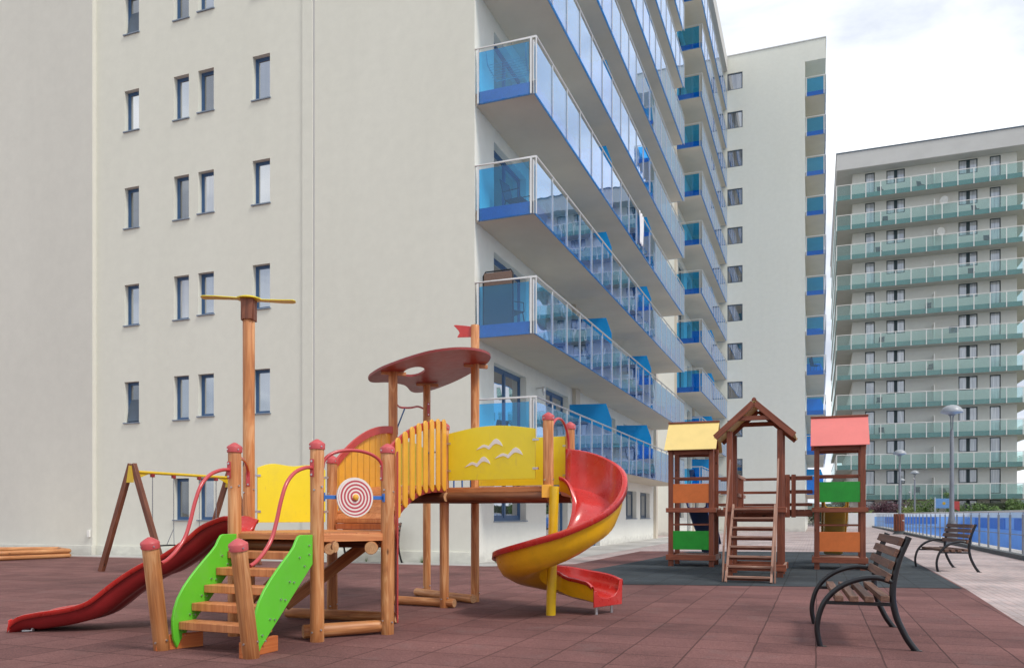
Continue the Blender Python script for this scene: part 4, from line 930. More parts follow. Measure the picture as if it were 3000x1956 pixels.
for i, (x, y, z, h) in enumerate(S):
    a, c = S[max(i - 1, 0)], S[min(i + 1, len(S) - 1)]; tg = Vector((c[0] - a[0], c[1] - a[1], 0)).normalized(); on = Vector((-tg.y, tg.x, 0))   # outer = left of travel
    f = i / (len(S) - 1); hi = .13 + .06 * min(1, max(0, (f - .25) * 2)); hw2 = hw - (.02 * max(0, f - .6) / .4)
    if f > .95: hi = max(.13, hi - (f - .95) * .8)
    P = lambda s_, d: Vector((x, y, z)) + on * s_ + Vector((0, 0, d)) - OV
    pf = [(-hw2 - .03, hi - .04), (-hw2 - .03, hi - .005), (-hw2 - .01, hi), (-hw2 + .01, hi - .01), (-hw2 + .03, hi * .5), (-hw2 + .09, .025), (-.06, 0), (.08, 0), (hw2 - .10, .03), (hw2 - .035, h * .35), (hw2 - .01, h * .7), (hw2, h - .01), (hw2 + .02, h), (hw2 + .050, h - .008), (hw2 + .055, h - .07)]
    ri.append([P(*q) for q in pf])
    po = [(-hw2 - .005, hi - .03), (-hw2 + .005, hi * .4), (-hw2 + .05, -.04), (-.07, -.085), (.08, -.09), (hw2 - .07, -.03), (hw2 - .01, h * .3), (hw2 + .015, h * .7), (hw2 + .025, h - .03)]
    ro.append([P(*q) for q in po])
spi = MB().sweep(ri).build('spiral_slide', 'red', PS, solid=.008)
for f in spi.data.polygons: pass
MB().sweep(ro).build('spiral_underside', 'slideyellow', spi)
# entrance side wing and exit lip
b = MB(); q0 = Vector(ri[0][11]); b.obox(Vector((.77 - OX, 9.93 - OY, 1.40)), (.075, -.01, 0), (.01, .02, 0), (0, 0, .56)); b.build('entrance_flange', 'red', spi, .003)
x, y, z, h = S[-1]; a = S[-2]; tg = Vector((x - a[0], y - a[1], 0)).normalized(); on = Vector((-tg.y, tg.x, 0))
b = MB(); b.prism([(-.25, .10), (.27, .10), (.28, z + h + .01), (.235, z + h + .01), (.2, z + h * .45), (.12, z + .02), (0, z + .005), (-.12, z + .02), (-.17, z + .05), (-.2, z + .10), (-.25, z + .10)], Vector((x, y, 0)) - OV, on, (0, 0, 1), tg * .014); b.build('exit_lip', 'red', spi, .004)
b = MB()
for s_ in (-.13, .15): q = Vector((x, y, 0)) - OV - tg * .05 + on * s_; b.cyl(q + Vector((0, 0, .15)), q - tg * .0 + Vector((0, 0, .0)), .018, 10)
b.build('slide_leg', 'steel', spi)
b = MB(); b.cyl(L(.4445, 9.14, 0), L(.4845, 9.14, 1.48), .056, 24); b.build('support_pole', 'poleyellow', spi)
MB().obox(L(.34, 9.135, 1.35), (.11, .0, 0), (0, .03, 0), (0, 0, .15)).build('pole_bracket', 'slat', PS, .003)

# ================================================================== SWING
SW = empty('swing_set', (-7.6, 15.95, 0), -YAW, 'wooden swing set with yellow top beam and two seats behind the red slide', 'swing set')
bz_ = 2.02; BL = 2.85
for yy in (0, BL):
    for sx_, fx in ((-1, -.83), (1, .83)):
        o = board('leg', (fx, yy, 0), (fx * .03, yy, 2.17), .105, .09, SW, 'swingwood', roll=(1, 0, 0))
    MB().prism([(-.10, 1.80), (.10, 1.80), (.035, 2.14), (-.035, 2.14)], (0, yy - .05, 0), (1, 0, 0), (0, 0, 1), (0, -.006, 0)).build('corner_bracket', 'poleyellow', SW)
MB().tube([(0, .04, bz_), (0, BL - .04, bz_)], .032, 14).build('top_beam', 'poleyellow', SW)
b = MB(); b.prism([(.06, bz_ - .03), (.42, bz_ - .03), (.06, bz_ - .16)], (0, 0, 0), (0, 1, 0), (0, 0, 1), (.008, 0, 0)); b.prism([(BL - .06, bz_ - .03), (BL - .42, bz_ - .03), (BL - .06, bz_ - .16)], (0, 0, 0), (0, 1, 0), (0, 0, 1), (.008, 0, 0)); b.build('beam_gusset', 'poleyellow', SW)
for ys in ((.52, 1.10), (1.85, 2.38)):
    zs_ = .50; s = MB().box(-.09, .09, ys[0] + .03, ys[1] - .03, zs_, zs_ + .03).build('swing_seat', 'black', SW, .008)
    for y_ in ys:
        b = MB()
        yt = y_; yb = ys[0] + .09 if y_ == ys[0] else ys[1] - .09
        nl = 34
        for i in range(nl):
            t0, t1 = i / nl, (i + 1) / nl; z0, z1 = bz_ - .07 - (bz_ - .07 - .85) * t0, bz_ - .07 - (bz_ - .07 - .85) * t1; off = .006 if i % 2 else -.006
            b.tube([(off, yt, z0 + .006), (off if i % 2 else 0, yt + (0 if i % 2 else .006), (z0 + z1) / 2), (off, yt, z1 - .006)], .008, 5)
        b.tube([(0, yt, .86), (-.08, yb - .02, zs_ + .02)], .008, 6); b.tube([(0, yt, .86), (.08, yb + .02, zs_ + .02)], .008, 6)
        b.build('chain', 'lampgrey', s)
        MB().box(-.03, .03, yt - .04, yt + .04, bz_ - .09, bz_ - .02).build('hanger', 'redunder', SW, .006)
# ================================================================== SANDPIT
SP = empty('sandpit', (-13.3, 21.4, 0), 0, 'low hexagonal sandpit of stacked round logs at the far left edge', 'sandpit')
hx = [(1.35, .10), (.45, -1.45), (-1.2, -1.6), (-2.3, -.2), (-1.4, 1.2), (.4, 1.3)]
for i in range(6):
    a, c = hx[i], hx[(i + 1) % 6]
    for z in (.065, .185): log('log', (a[0], a[1], z), (c[0], c[1], z + .004), .06, SP, 'sandlog')
b = MB(); b.add([(x * .95, y * .95, .08) for x, y in hx[::-1]], [tuple(range(6))]); b.build('sand', 'sand', SP)

# ================================================================== HUT PLAYSET
HP = empty('hut_playset', (3.57, 17.9, 0), -YAW, 'reddish wooden playset with three small roofed huts on dark rubber pad', 'playset')
pw = .105
def hpost(x, y, z1, m='redwood', z0=0):
    o = MB().box(-pw / 2, pw / 2, -pw / 2, pw / 2, z0, z1).build('post', m, HP, .006); o.location = (x, y, 0); return o
def hboard(name, x0, x1, y0, y1, z0, z1, m='redwood', parent=None):
    cx_, cy_, cz_ = (x0 + x1) / 2, (y0 + y1) / 2, (z0 + z1) / 2; dx, dy, dz_ = x1 - x0, y1 - y0, z1 - z0
    # long axis on local z for grain
    if dx >= dy and dx >= dz_: o = MB().box(-dz_ / 2, dz_ / 2, -dy / 2, dy / 2, -dx / 2, dx / 2).build(name, m, parent or HP, .004); o.rotation_euler = (0, R(90), 0)
    elif dy >= dx and dy >= dz_: o = MB().box(-dx / 2, dx / 2, -dz_ / 2, dz_ / 2, -dy / 2, dy / 2).build(name, m, parent or HP, .004); o.rotation_euler = (R(90), 0, 0)
    else: o = MB().box(-dx / 2, dx / 2, -dy / 2, dy / 2, -dz_ / 2, dz_ / 2).build(name, m, parent or HP, .004)
    o.location = (cx_, cy_, cz_); return o
hw_ = .89
def hut(x0, roofm, up, low, under):
    for x in (x0, x0 + hw_):
        for y in (0, .86): hpost(x, y, 2.66)
    e_ = .06
    for y in (-.07, .93):
        hboard('beam', x0 - .1, x0 + hw_ + .1, y - .018, y + .018, 1.21, 1.31); hboard('beam', x0 - .1, x0 + hw_ + .1, y - .018, y + .018, .15, .27)
    for x in (x0 - .07, x0 + hw_ + .07):
        hboard('beam', x - .018, x + .018, -.052, .912, 1.21, 1.31, 'weathered' if x > x0 + .5 else 'redwood'); hboard('beam', x - .018, x + .018, -.052, .912, .15, .27, 'weathered' if x > x0 + .5 else 'redwood')
    hboard('header', x0 + .05, x0 + hw_ - .05, -.02, .02, 2.50, 2.60); hboard('header', x0 + .05, x0 + hw_ - .05, .84, .88, 2.50, 2.60)
    for i in range(6):
        y = .02 + i * .14; hboard('deck_plank', x0 + .055, x0 + hw_ - .055, y, y + .12, 1.275, 1.305); hboard('floor_plank', x0 + .055, x0 + hw_ - .055, y, y + .12, .235, .262, 'weathered')
    for y in (-.01,):
        hboard('guard_rail', x0 + .05, x0 + hw_ - .05, y - .02, y + .02, 1.955, 1.995); hboard('guard_rail', x0 + .05, x0 + hw_ - .05, y - .02, y + .02, .92, .955)
    hboard('guard_rail', x0 + .05, x0 + hw_ - .05, .85, .89, 1.955, 1.995); hboard('guard_rail', x0 + .05, x0 + hw_ - .05, .85, .89, .92, .955)
    hboard('upper_panel', x0 + .05, x0 + hw_ - .05, -.045, -.033, 1.42, 1.845, up); hboard('lower_panel', x0 + .05, x0 + hw_ - .05, -.045, -.033, .385, .80, low)
    # gable roof, ridge along x
    ym = .43; ov = .12
    for sg in (-1, 1):
        b = MB(); b.prism([(0, 3.25), (sg * (.43 + .20), 2.60), (sg * (.43 + .20), 2.588), (0, 3.235)], (x0 - ov, ym, 0), (0, 1, 0), (0, 0, 1), (hw_ + 2 * ov, 0, 0)); b.build('roof_sheet', roofm, HP, smooth=False)
        for xx in (x0 - .05, x0 + hw_ + .01):
            o = board('rafter', (xx + .02, ym, 3.19), (xx + .02, ym + sg * .6, 2.575), .07, .04, HP, 'redwood', roll=(0, sg, 1))
    hboard('ridge_board', x0 - ov - .01, x0 + hw_ + ov + .01, ym - .04, ym + .04, 3.24, 3.275)
    b = MB(); b.box(x0 + .05, x0 + hw_ - .05, -.03, .88, 2.61, 2.62); b.build('soffit', under, HP)
hut(0, 'paleyellow', 'orange', 'dgreen', 'redwood'); hut(3.06, 'pink', 'dgreen', 'orange', 'plankred')
# middle deck between the huts
for y in (.20, .95):
    hboard('bridge_beam', hw_ + .09, 3.06 - .09, y - .02, y + .02, 1.12, 1.24)
    for zz in (1.38, 1.66, 1.96): hboard('guard_rail', hw_ + .09, 3.06 - .09 if y > .5 else hw_ + .55, y - .02, y + .02, zz - .03, zz + .03)
    if y < .5:
        for zz in (1.38, 1.66, 1.96): hboard('guard_rail', 2.5, 3.06 - .09, y - .02, y + .02, zz - .03, zz + .03)
for i in range(15): hboard('deck_plank', hw_ + .10 + i * .131, hw_ + .10 + i * .131 + .12, .18, .97, 1.242, 1.27)
for x in (1.45, 2.42): hpost(x, .2, 2.02, z0=1.1)
hboard('post_board', 2.43, 2.52, .10, .15, 1.1, 2.02); hboard('post_board', 2.55, 2.64, .10, .15, 1.1, 2.02)
# front hut with gable
cxh, y1_, y0_ = 1.98, -1.65, -2.53
for x in (cxh - .45, cxh + .45):
    for y in (y0_, y1_): hpost(x, y, 2.72)
    for y in (y0_, y1_):
        MB().box(x - .02, x + .02, y - .02, y + .02, 0, .10).build('post_foot', 'steel', HP)
for y in (y0_ - .07, y1_ + .07):
    hboard('beam', cxh - .56, cxh + .56, y - .018, y + .018, 1.20, 1.30); hboard('beam', cxh - .56, cxh + .56, y - .018, y + .018, .12, .24)
for x in (cxh - .52, cxh + .52):
    hboard('beam', x - .018, x + .018, y0_ - .052, y1_ + .052, 1.20, 1.30, 'weathered' if x > cxh else 'redwood'); hboard('beam', x - .018, x + .018, y0_ - .052, y1_ + .052, .12, .24, 'weathered' if x > cxh else 'redwood')
hboard('cross_board', cxh - .39, cxh + .39, y1_ - .02, y1_ + .02, 1.02, 1.19)
for i in range(6): hboard('deck_plank', cxh - .39, cxh + .39, y0_ + i * .147 - .02, y0_ + i * .147 + .11, 1.275, 1.31)
# gable roof, ridge along y
yr0, yr1 = y0_ - .16, y1_ + .16
for sg in (-1, 1):
    b = MB(); b.prism([(0, 3.27), (sg * .72, 2.62), (sg * .72, 2.60), (0, 3.245)], (cxh, yr0 + .01, 0), (1, 0, 0), (0, 0, 1), (0, yr1 - yr0 - .02, 0)); b.build('roof_sheet', 'paleyellow', HP, smooth=False)
    for i in range(5):
        x_, z_ = sg * (.10 + .135 * i), 3.225 - .09 - .122 * i
        board('roof_batten', (cxh + x_, yr0 + .04, z_ + .06), (cxh + x_, yr1 - .04, z_ + .06), .12, .02, HP, 'redwood', roll=(sg, 0, -.9))
    for yy in (yr0, yr1 - .0): board('barge_board', (cxh + sg * .015, yy, 3.215), (cxh + sg * .70, yy, 2.60), .11, .04, HP, 'redwood', roll=(sg * .9, 0, 1))
for yy in (yr0 + .05, yr1 - .05): hboard('collar_tie', cxh - .34, cxh + .34, yy - .02, yy + .02, 2.90, 2.985)
MB().prism([(-.045, 3.26), (.045, 3.26), (.03, 3.30), (0, 3.32), (-.03, 3.30)], (cxh, yr0 - .02, 0), (1, 0, 0), (0, 0, 1), (0, yr1 - yr0 + .04, 0)).build('ridge_cap', 'redwood', HP)
# walkway from front hut to middle deck
for x in (cxh - .40, cxh + .40):
    hboard('bridge_beam', x - .02, x + .02, y1_ + .09, .16, 1.12, 1.24)
    for zz in (1.55, 1.93): hboard('guard_rail', x - .02, x + .02, y1_ + .06, .18, zz - .035, zz + .035, 'weathered')
for i in range(13): hboard('deck_plank', cxh - .38, cxh + .38, y1_ + .10 + i * .131, y1_ + .10 + i * .131 + .12, 1.242, 1.27)
hpost(cxh - .40, -.75, 1.9, z0=1.15); hpost(cxh + .40, -.75, 1.9, z0=1.15)
# ladder
lx, lw = cxh, .37
for sg in (-1, 1):
    board('ladder_rail', (lx + sg * lw, -4.02, 0), (lx + sg * lw, y0_ - .11, 1.33), .075, .04, HP, 'weathered', roll=(0, 1, 0))
    for a, c in (((lx + sg * (lw + .055), -3.92, 0), (lx + sg * (lw + .055), -3.80, .62)), ((lx + sg * (lw + .055), -3.80, .60), (lx + sg * (lw + .055), -2.66, 2.16))):
        board('handrail', a, c, .09, .028, HP, 'weathered', roll=(0, 1, 0))
for i in range(8):
    f = (i + .55) / 8; y = -4.02 + (y0_ - .11 + 4.02) * f; z = 1.33 * f
    hboard('rung', lx - lw + .015, lx + lw - .015, y - .06, y + .06, z - .012, z + .022, 'weathered')
    hboard('rung_brace', lx - lw + .015, lx + lw - .015, y + .02, y + .045, z - .055, z - .013, 'redwood')
# slides going away behind the huts
for x0, m_, lab in ((.18, 'navy', 'navy'), (3.18, 'slideyellow', 'yellow')):
    rg = []
    for i in range(22):
        t = i / 21; y = .95 + 2.5 * t; z = 1.32 - 1.15 * (t ** 1.05) - .04 * math.sin(6.28 * t)
        if t > .85: z = max(z, .17)
        rg.append([(x0 - .02, y, z + .22), (x0, y, z + .24), (x0 + .03, y, z + .22), (x0 + .05, y, z + .03), (x0 + .1, y, z), (x0 + .42, y, z), (x0 + .47, y, z + .03), (x0 + .49, y, z + .22), (x0 + .52, y, z + .24), (x0 + .54, y, z + .22)])
    MB().sweep(rg).build('slide', m_, HP, solid=.02)

# ================================================================== BENCHES
def make_bench(label):
    t = empty('park_bench', (0, 0, 0), 0, label, 'bench', 'park benches with curved black iron frames')
    # local x = depth (0 front foot -> .76 rear foot), local y = length
    fr = [(0, -.0), (-.024, .12), (-.022, .22), (.005, .33), (.045, .41), (.11, .487), (.20, .552), (.31, .597), (.42, .615), (.50, .605), (.575, .578)]
    bk = [(.70, .965), (.665, .88), (.63, .79), (.603, .69), (.583, .58), (.575, .47), (.583, .38), (.61, .27), (.655, .165), (.70, .08), (.765, -.01)]
    for y in (0, 1.52):
        b = MB()
        for pr_, w_ in ((fr, .024), (bk, .027)):
            P = smoothpath([(x, y, z) for x, z in pr_], 4); rg = []
            for i, p in enumerate(P):
                tg = (P[min(i + 1, len(P) - 1)] - P[max(i - 1, 0)]).normalized(); n_ = Vector((-tg.z, 0, tg.x))
                rg.append([p + n_ * math.cos(a) * w_ + Vector((0, math.sin(a) * .024, 0)) for a in [2 * math.pi * k / 10 for k in range(10)]])
            b.sweep(rg, close=True)
        b.box(.04, .585, y - .018, y + .018, .375, .405)
        b.box(-.03, .05, y - .03, y + .03, 0, .008); b.box(.72, .80, y - .03, y + .03, 0, .008)
        b.build('side_frame', 'black', t)
    for x, tilt in ((.15, 0), (.27, 0), (.39, 0), (.512, 5)):
        o = MB().box(-.036, .036, -.025, .025, 0, 1.60).build('seat_slat', 'benchwood', t, .005); o.rotation_euler = (R(-90), 0, R(0)); o.location = (x, -.04, .43 + tilt * .002)
    for x, z in ((.668, .925), (.632, .83), (.597, .725), (.573, .62)):
        o = MB().box(-.036, .036, -.017, .017, 0, 1.60).build('back_slat', 'benchwood', t, .005)
        m_ = Matrix.Rotation(R(-90), 4, 'X'); m2 = Matrix.Rotation(R(-68), 4, 'Y'); o.matrix_local = Matrix.Translation((x - .035, -.04, z)) @ m2 @ m_
        for yy in (.0, 1.52):
            g2 = MB().cyl((x - .06, yy, z + .01), (x - .052, yy, z + .012), .009, 8).build('bolt', 'steel', o); g2.matrix_local = o.matrix_local.inverted()
    return t
bench = make_bench('large black iron bench with brown slats in the right foreground')
bench.location = (2.70, 6.98, 0); bench.rotation_euler = (0, 0, R(-19))
c = copy_tree(bench); c['label'] = 'black iron bench beside the railing and the tall street lamp'; c.location = (8.66, 16.2, 0); c.rotation_euler = (0, 0, R(-12))
c = copy_tree(bench); c['label'] = 'black iron bench standing against the cream wall behind the log playset'; c.location = (-4.25, 18.95, 0); c.rotation_euler = (0, 0, R(69 - 0))
c.rotation_euler = (0, 0, R(69)); c.location = (-2.92, 18.50, 0)

# ================================================================== RAILING, LAMPS, BIN
RL = empty('railing', W(F0 + .16, -4), -YAW, 'steel railing with thick top tube running beside the pool on the right', 'railing')
b = MB(); b.tube([(0, -10, 1.26), (0, 69, 1.26)], .032, 12); b.build('top_rail', 'rail', RL)
for i in range(50):
    y = -6.9 + 1.55 * i
    if y > 69: break
    b = MB(); b.box(-.022, .022, -.045, .045, .10, 1.16); b.tube([(0, 0, 1.15), (0, 0, 1.20), (0, 0, 1.25)], .012, 8); b.box(-.05, .05, -.06, .06, .09, .10)
    o = b.build('railing_post', 'lampgrey', RL, smooth=False); o.location = (0, y, 0)
b = MB(); b.box(-.006, .006, -10, 69, .60, .62); b.build('mid_rail', 'lampgrey', RL)
def make_lamp(label):
    t = empty('street_lamp', (0, 0, 0), 0, label, 'street lamp', 'grey dome street lamps along the pool walk')
    MB().lathe((0, 0, 0), [(.21, 0), (.21, .03), (.175, .06), (.165, .5), (.16, .75), (.125, 1.0), (.095, 1.2), (.085, 1.5), (.07, 4.35), (.055, 4.42), (.055, 4.46), (.02, 4.47)], 20).build('pole', 'lampgrey', t)
    b = MB()
    for sg in (-1, 1): b.tube(smoothpath([(sg * .035, 0, 4.42), (sg * .05, 0, 4.65), (sg * .055, 0, 4.9), (sg * .11, 0, 5.07)], 4), .014, 8)
    for sg in (-1, 1): b.tube(smoothpath([(0, sg * .035, 4.42), (0, sg * .05, 4.65), (0, sg * .055, 4.9), (0, sg * .11, 5.07)], 4), .014, 8)
    b.build('bracket', 'lampgrey', t)
    d = MB().lathe((0, 0, 5.07), [(.12, -.03), (.30, .03), (.395, .05), (.40, .075), (.36, .17), (.28, .26), (.17, .32), (.06, .345), (.01, .348)], 28).build('dome', 'lampglass', t)
    MB().lathe((0, 0, 5.0), [(.05, 0), (.13, .02), (.13, .05), (.08, .06)], 16).build('lamp_socket', 'lampgrey', d)
    return t
lp = make_lamp('tallest nearest grey street lamp with domed head beside the bench')
lp.location = (17.05, 30.9, 0)
for (x, y, lab) in ((25.3, 52.0, 'grey street lamp standing behind the wooden litter bin'), (38.4, 76, 'distant grey street lamp in front of the green shrubs'), (38.1, 78, 'farthest grey street lamp, low beside the lamp behind the bin')):
    c = copy_tree(lp); c.location = (x, y, 0); c['label'] = lab
    if y == 78: c.scale = (.88, .88, .88)
BN = empty('litter_bin', (23.4, 48.2, 0), -YAW, 'brown wooden slatted litter bin on a grey base by the railing', 'litter bin')
MB().lathe((0, 0, 0), [(.34, 0), (.34, .06), (.27, .08), (.27, .20)], 18).build('base', 'kerb', BN)
for i in range(12):
    a = 2 * math.pi * i / 12; o = MB().box(-.055, .055, -.014, .014, .2, 1.22).build('slat', 'redwood', BN, .005); o.location = (.27 * math.sin(a), -.27 * math.cos(a), 0); o.rotation_euler = (0, 0, a)
MB().lathe((0, 0, 0), [(.24, .2), (.25, 1.14), (.22, 1.16)], 18).build('liner', 'kerb', BN)
# playground board far away
PB = empty('play_panel', W(17.95, 67.6), -YAW, 'small blue play panel with a yellow flower behind the railing', 'play panel')
MB().box(0, 1.5, -.02, .02, 1.80, 2.72).build('blue_board', 'mural', PB, .01)
b = MB()
for i in range(8): a = i * math.pi / 4; b.cyl((.75 + .09 * math.cos(a), -.03, 2.26 + .09 * math.sin(a)), (.75 + .09 * math.cos(a), -.022, 2.26 + .09 * math.sin(a)), .055, 10)
b.build('flower', 'poleyellow', PB); b = MB(); b.cyl((.75, -.036, 2.26), (.75, -.023, 2.26), .06, 12); b.build('flower_centre', 'slat', PB)
for x in (0, 1.5): MB().box(x - .05, x + .05, -.05, .05, 0, 2.85).build('post', 'steel', PB)
MB().prism([(1.6, 2.45), (2.05, 2.45), (2.05, 1.5), (1.6, 1.75)], (0, 0, 0), (1, 0, 0), (0, 0, 1), (0, .04, 0)).build('red_board', 'redboard', PB)

# ================================================================== PLANTING
def leaves(b, c, rad, n, size, flat=1.0):
    for _ in range(n):
        while True:
            p = Vector((random.uniform(-1, 1), random.uniform(-1, 1), random.uniform(-1, 1)))
            if .25 < p.length < 1: break
        q = Vector((c[0] + p.x * rad[0], c[1] + p.y * rad[1], c[2] + p.z * rad[2]))
        u = Vector((random.gauss(0, 1), random.gauss(0, 1), random.gauss(0, 1))).normalized(); v = u.orthogonal().normalized(); s = size * random.uniform(.6, 1.3)
        b.add([q - u * s, q + v * s * .45, q + u * s, q - v * s * .45], [(0, 1, 2, 3)])
def shrub(name, x, y, h, wd, m, label, cat='shrub', group='shrubs behind the pool wall', n=900, size=.10, clumps=9, z=0):
    t = empty(name, (x, y, z), -YAW, label, cat, group); b = MB()
    for i in range(clumps):
        cx_ = random.uniform(-wd * .38, wd * .38); hh = h * random.uniform(.62, 1.0); r = min(wd * .28, h * .33) * random.uniform(.8, 1.15)
        leaves(b, (cx_, random.uniform(-.4, .4), hh - r * .8), (r * 1.15, r, r), int(n / clumps), size); leaves(b, (cx_, 0, h * .3), (r * 1.2, r, h * .32), int(n / clumps / 2), size)
    b.build('foliage', m, t, smooth=False)
    s = MB()
    for i in range(4): a = random.uniform(-.25, .25) * wd; s.tube([(a * .4, 0, 0), (a * .8, 0, h * .35), (a, .05, h * .7)], .03, 6)
    s.build('stem', 'bark', t)
    return t
def S(x, y): return W(x, y)[:2]
shrub('purple_shrub', *S(12.9, 69), 2.75, 3.0, 'leafp', 'purple leaved shrub just right of the pink roofed hut', n=1800)
shrub('purple_shrub', *S(14.5, 69.3), 2.7, 3.0, 'leafp', 'dark purple shrub behind the lamp of the litter bin', n=1800)
shrub('green_shrub', *S(11.4, 67.6), 1.85, 2.6, 'leafl', 'low yellow green shrub at the end of the railing', n=1200)
shrub('green_shrub', *S(15.7, 67.8), 2.05, 2.2, 'leafl', 'low light green shrub beside the second lamp', n=1100)
shrub('green_shrub', *S(17.0, 69), 2.75, 3.0, 'leafg', 'bushy green shrub left of the blue play panel', n=1800)
shrub('green_shrub', *S(20.9, 68.6), 2.6, 2.8, 'leafg', 'pale leafed green shrub right of the tall lamp', n=1800)
shrub('ornamental_grass', *S(19.5, 70.4), 3.5, .9, 'leafg', 'tall thin plant rising behind the red board of the play panel', n=500)
shrub('green_shrub', *S(7.9, 68), 2.5, 2.6, 'leafd', 'dark green shrub seen through the pink roofed hut', n=1600)
shrub('green_shrub', *S(9.9, 67), 2.4, 1.6, 'leafd', 'tall dark shrub behind the yellow slide', n=1000)
HG = empty('hedge', W(21.6, 69.8), -YAW, 'long dark clipped hedge in front of the far block', 'hedge')
b = MB(); b.box(0, 9, 0, .6, 0, 2.3); b.build('hedge_body', 'leafd', HG, smooth=False)
b = MB()
for i in range(60): leaves(b, (i * .15, .2, 1.4), (.3, .4, 1.1), 60, .09)
b.build('foliage', 'leafd', HG, smooth=False)
for i, (x, y) in enumerate(((24.6, 69), (23.1, 68.4))):
    shrub('green_shrub', *S(x, y), 2.0 if i else 2.8, 1.5, 'leafg', ('small conifer rising over the dark hedge at the right edge', 'low pale green shrub in front of the dark hedge')[i], n=900)
# weeds along the wall
for i, (lx_, n_) in enumerate(((-1.35, 26), (-2.9, 12), (-14.6, 14), (.35, 14))):
    x, y, _ = W(lx_, -.06 if lx_ < 0 else .5); t = empty('weed', (x, y, .004), 0, ('green tuft of grass at the wall foot right of the bench', 'tiny weed at the wall foot beside the bench', 'low weeds at the wall foot beside the sandpit', 'small weed by the building corner')[i], 'weed', 'weeds growing at the wall foot')
    b = MB()
    for _ in range(n_):
        a = random.uniform(0, 6.28); h = random.uniform(.06, .2); r = random.uniform(.0, .12); d = Vector((math.cos(a), math.sin(a), 0)); s = Vector((-d.y, d.x, 0)) * .006
        p = d * r * .3; b.add([p - s, p + s, p + d * r + Vector((0, 0, h))], [(0, 1, 2)])
    b.build('blades', 'leafg', t, smooth=False)

# ================================================================== THINGS ON THE BALCONIES
def chair(x, y, z, rz, label, m='dark'):
    wx, wy, _ = W(x, y); t = empty('balcony_chair', (wx, wy, z), rz, label, 'chair', 'chairs on the balconies')
    MB().box(-.24, .24, -.24, .22, .42, .45).build('seat', m, t, .01)
    o = MB().box(-.23, .23, -.012, .012, 0, .55).build('backrest', m, t, .008); o.location = (0, .23, .45); o.rotation_euler = (R(-14), 0, 0)
    for sx_ in (-1, 1):
        for sy in (-1, 1): MB().tube([(sx_ * .23, sy * .2, .43), (sx_ * .26, sy * .26, 0)], .012, 6).build('leg', 'black', t)
        MB().tube([(sx_ * .26, -.22, .43), (sx_ * .27, -.2, .64), (sx_ * .26, .26, .64)], .012, 6).build('armrest', 'black', t)
fz = lambda k: slabz(k) + .285
chair(.62, .75, fz(2), R(120), 'dark chair behind blue glass on the second balcony corner')
chair(.7, 1.0, fz(3), R(60), 'dark chair behind blue glass at the third balcony corner')
chair(.8, 5.6, fz(2), R(200), 'dark chair on the second balcony before the first divider')
chair(.8, 11.4, fz(1), R(30), 'blue tinted chair on the lowest balcony past the first divider')
chair(.8, 12.8, fz(2), R(160), 'dark chair on the second balcony past the first divider')
chair(7.4, 42.1, fz(4), R(100), 'dark lounge chair on the side balcony of the grey tower')
chair(.7, 3.9, fz(1), R(90), 'dark chair on the lowest balcony between the corner and the first divider')
chair(.8, 17.2, fz(1), R(140), 'dark chair near the far end of the lowest balcony')
chair(.8, 18.9, fz(2), R(100), 'dark chair near the far end of the second balcony')
chair(.8, 9.6, fz(3), R(210), 'dark chair on the third balcony past the first divider')
chair(.8, 31.0, fz(1), R(120), 'dark chair on the lowest balcony behind the yellow roofed hut', 'navy')
def table(x, y, z, label):
    wx, wy, _ = W(x, y); t = empty('balcony_table', (wx, wy, z), -YAW, label, 'table', 'round tables on the balconies')
    MB().lathe((0, 0, 0), [(.38, .70), (.39, .715), (.38, .73)], 24).build('table_top', 'white', t)
    for a in (45, 135, 225, 315): MB().tube([(.28 * math.cos(R(a)), .28 * math.sin(R(a)), .70), (.33 * math.cos(R(a)), .33 * math.sin(R(a)), 0)], .014, 6).build('leg', 'white', t)
table(.75, 12.1, fz(2), 'white round table beside the chair on the second balcony')
table(.75, 10.5, fz(1), 'white round table behind the spiral slide on the lowest balcony')
def small(x, y, k, label):
    px, py, pz = onC(x, y, slabz(k) + .25); t = empty('folding_chair', (px, py, pz), -YAW + random.uniform(-.6, .6), label, 'chair', 'folding chairs on the green glass balconies')
    MB().box(-.25, .25, -.22, .22, .42, .46).build('seat', 'dark', t); o = MB().box(-.25, .25, -.015, .015, 0, .55).build('backrest', 'dark', t); o.location = (0, .22, .44); o.rotation_euler = (R(-12), 0, 0)
    b = MB(); b.tube([(-.24, -.25, 0), (-.24, .25, .75)], .015, 5); b.tube([(.24, -.25, 0), (.24, .25, .75)], .015, 5); b.tube([(-.24, .25, 0), (-.24, -.2, .45)], .015, 5); b.tube([(.24, .25, 0), (.24, -.2, .45)], .015, 5); b.build('frame', 'black', t)
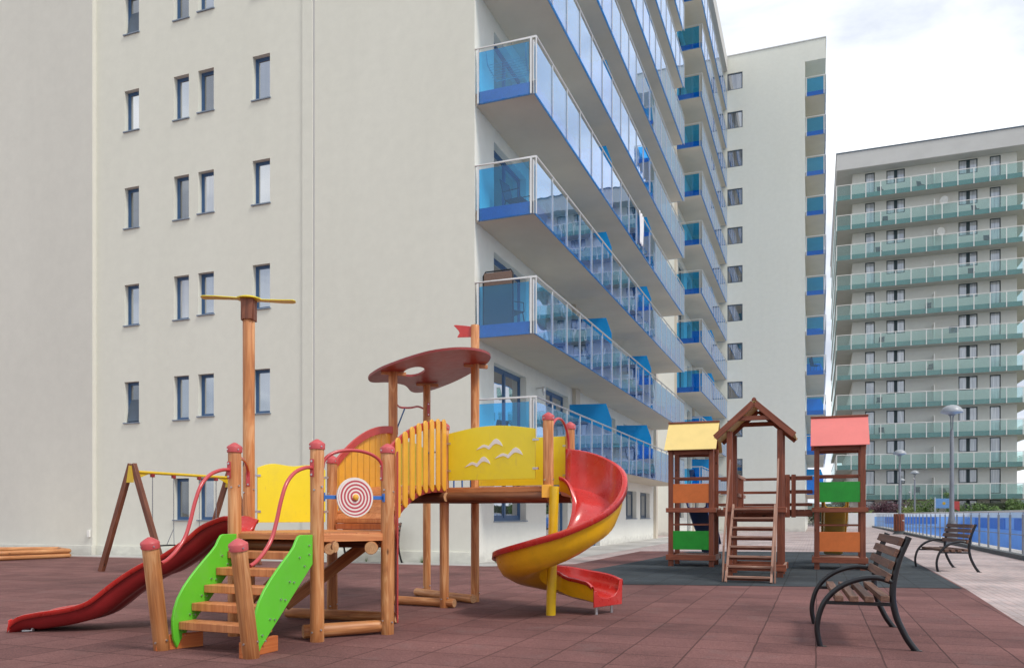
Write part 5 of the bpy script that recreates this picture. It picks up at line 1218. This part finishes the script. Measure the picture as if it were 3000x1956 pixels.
for i, (x, k) in enumerate(((2.3, 11), (5.6, 11), (2.7, 10), (9.9, 10), (2.2, 9), (10.8, 9), (9.6, 8), (6.2, 7), (2.4, 6), (6.3, 5), (2.2, 4), (2.4, 3), (5.3, 1))):
    col = 'left' if x < 4 else 'middle' if x < 8 else 'right'
    small(x, -.8, k, 'dark folding chair in the %s part of green glass balcony row %s from the top' % (col, ('one', 'two', 'three', 'four', 'five', 'six', 'seven', 'eight', 'nine', 'ten', 'eleven')[11 - k]))
# woven mat leaning at the second balcony corner
x, y, _ = W(.50, .24); t = empty('woven_mat', (x, y, fz(2)), -YAW, 'brown woven lounger back leaning above the second balcony rail', 'woven mat')
MB().box(-.36, .36, -.015, .015, 0, 1.28).build('woven_panel', 'mesh', t, .01)
b = MB(); b.tube([(-.38, 0, 0), (-.38, 0, 1.22), (-.32, 0, 1.31), (.32, 0, 1.31), (.38, 0, 1.22), (.38, 0, 0)], .018, 8); b.build('frame', 'black', t)
# drying rack
x, y, _ = W(.75, .10); t = empty('drying_rack', (x, y, fz(4) + .55), -YAW, 'teal wire drying rack hooked on the fourth balcony end', 'drying rack')
b = MB(); b.tube([(-.5, 0, .40), (-.48, .05, .1), (-.4, .42, -.1), (.4, .42, -.1), (.48, .05, .1), (.5, 0, .40)], .012, 8); b.build('frame', 'teal', t)
b = MB()
for i in range(7): b.tube([(-.48 + .0 * i, .05 + i * .055, .1 - i * .03), (.48, .05 + i * .055, .1 - i * .03)], .005, 5)
b.build('wire', 'teal', t)
# towel
x, y, _ = W(BD + .03, 11.6); b = MB(); rg = []
for i in range(13):
    f = i / 12; rg.append([(.02 * math.sin(j * 1.3 + f * 3) + .015, (j / 10 - .5) * (.75 - .2 * f), 12.14 - 1.15 * f) for j in range(11)])
b.sweep(rg); o = b.build('towel', 'towel', None, solid=.008); o.location = (x, y, slabz(4) + 1.32 - 12.14); o.rotation_euler = (0, 0, -YAW); tag(o, 'white towel hanging over the blue glass of the fourth balcony', 'towel')
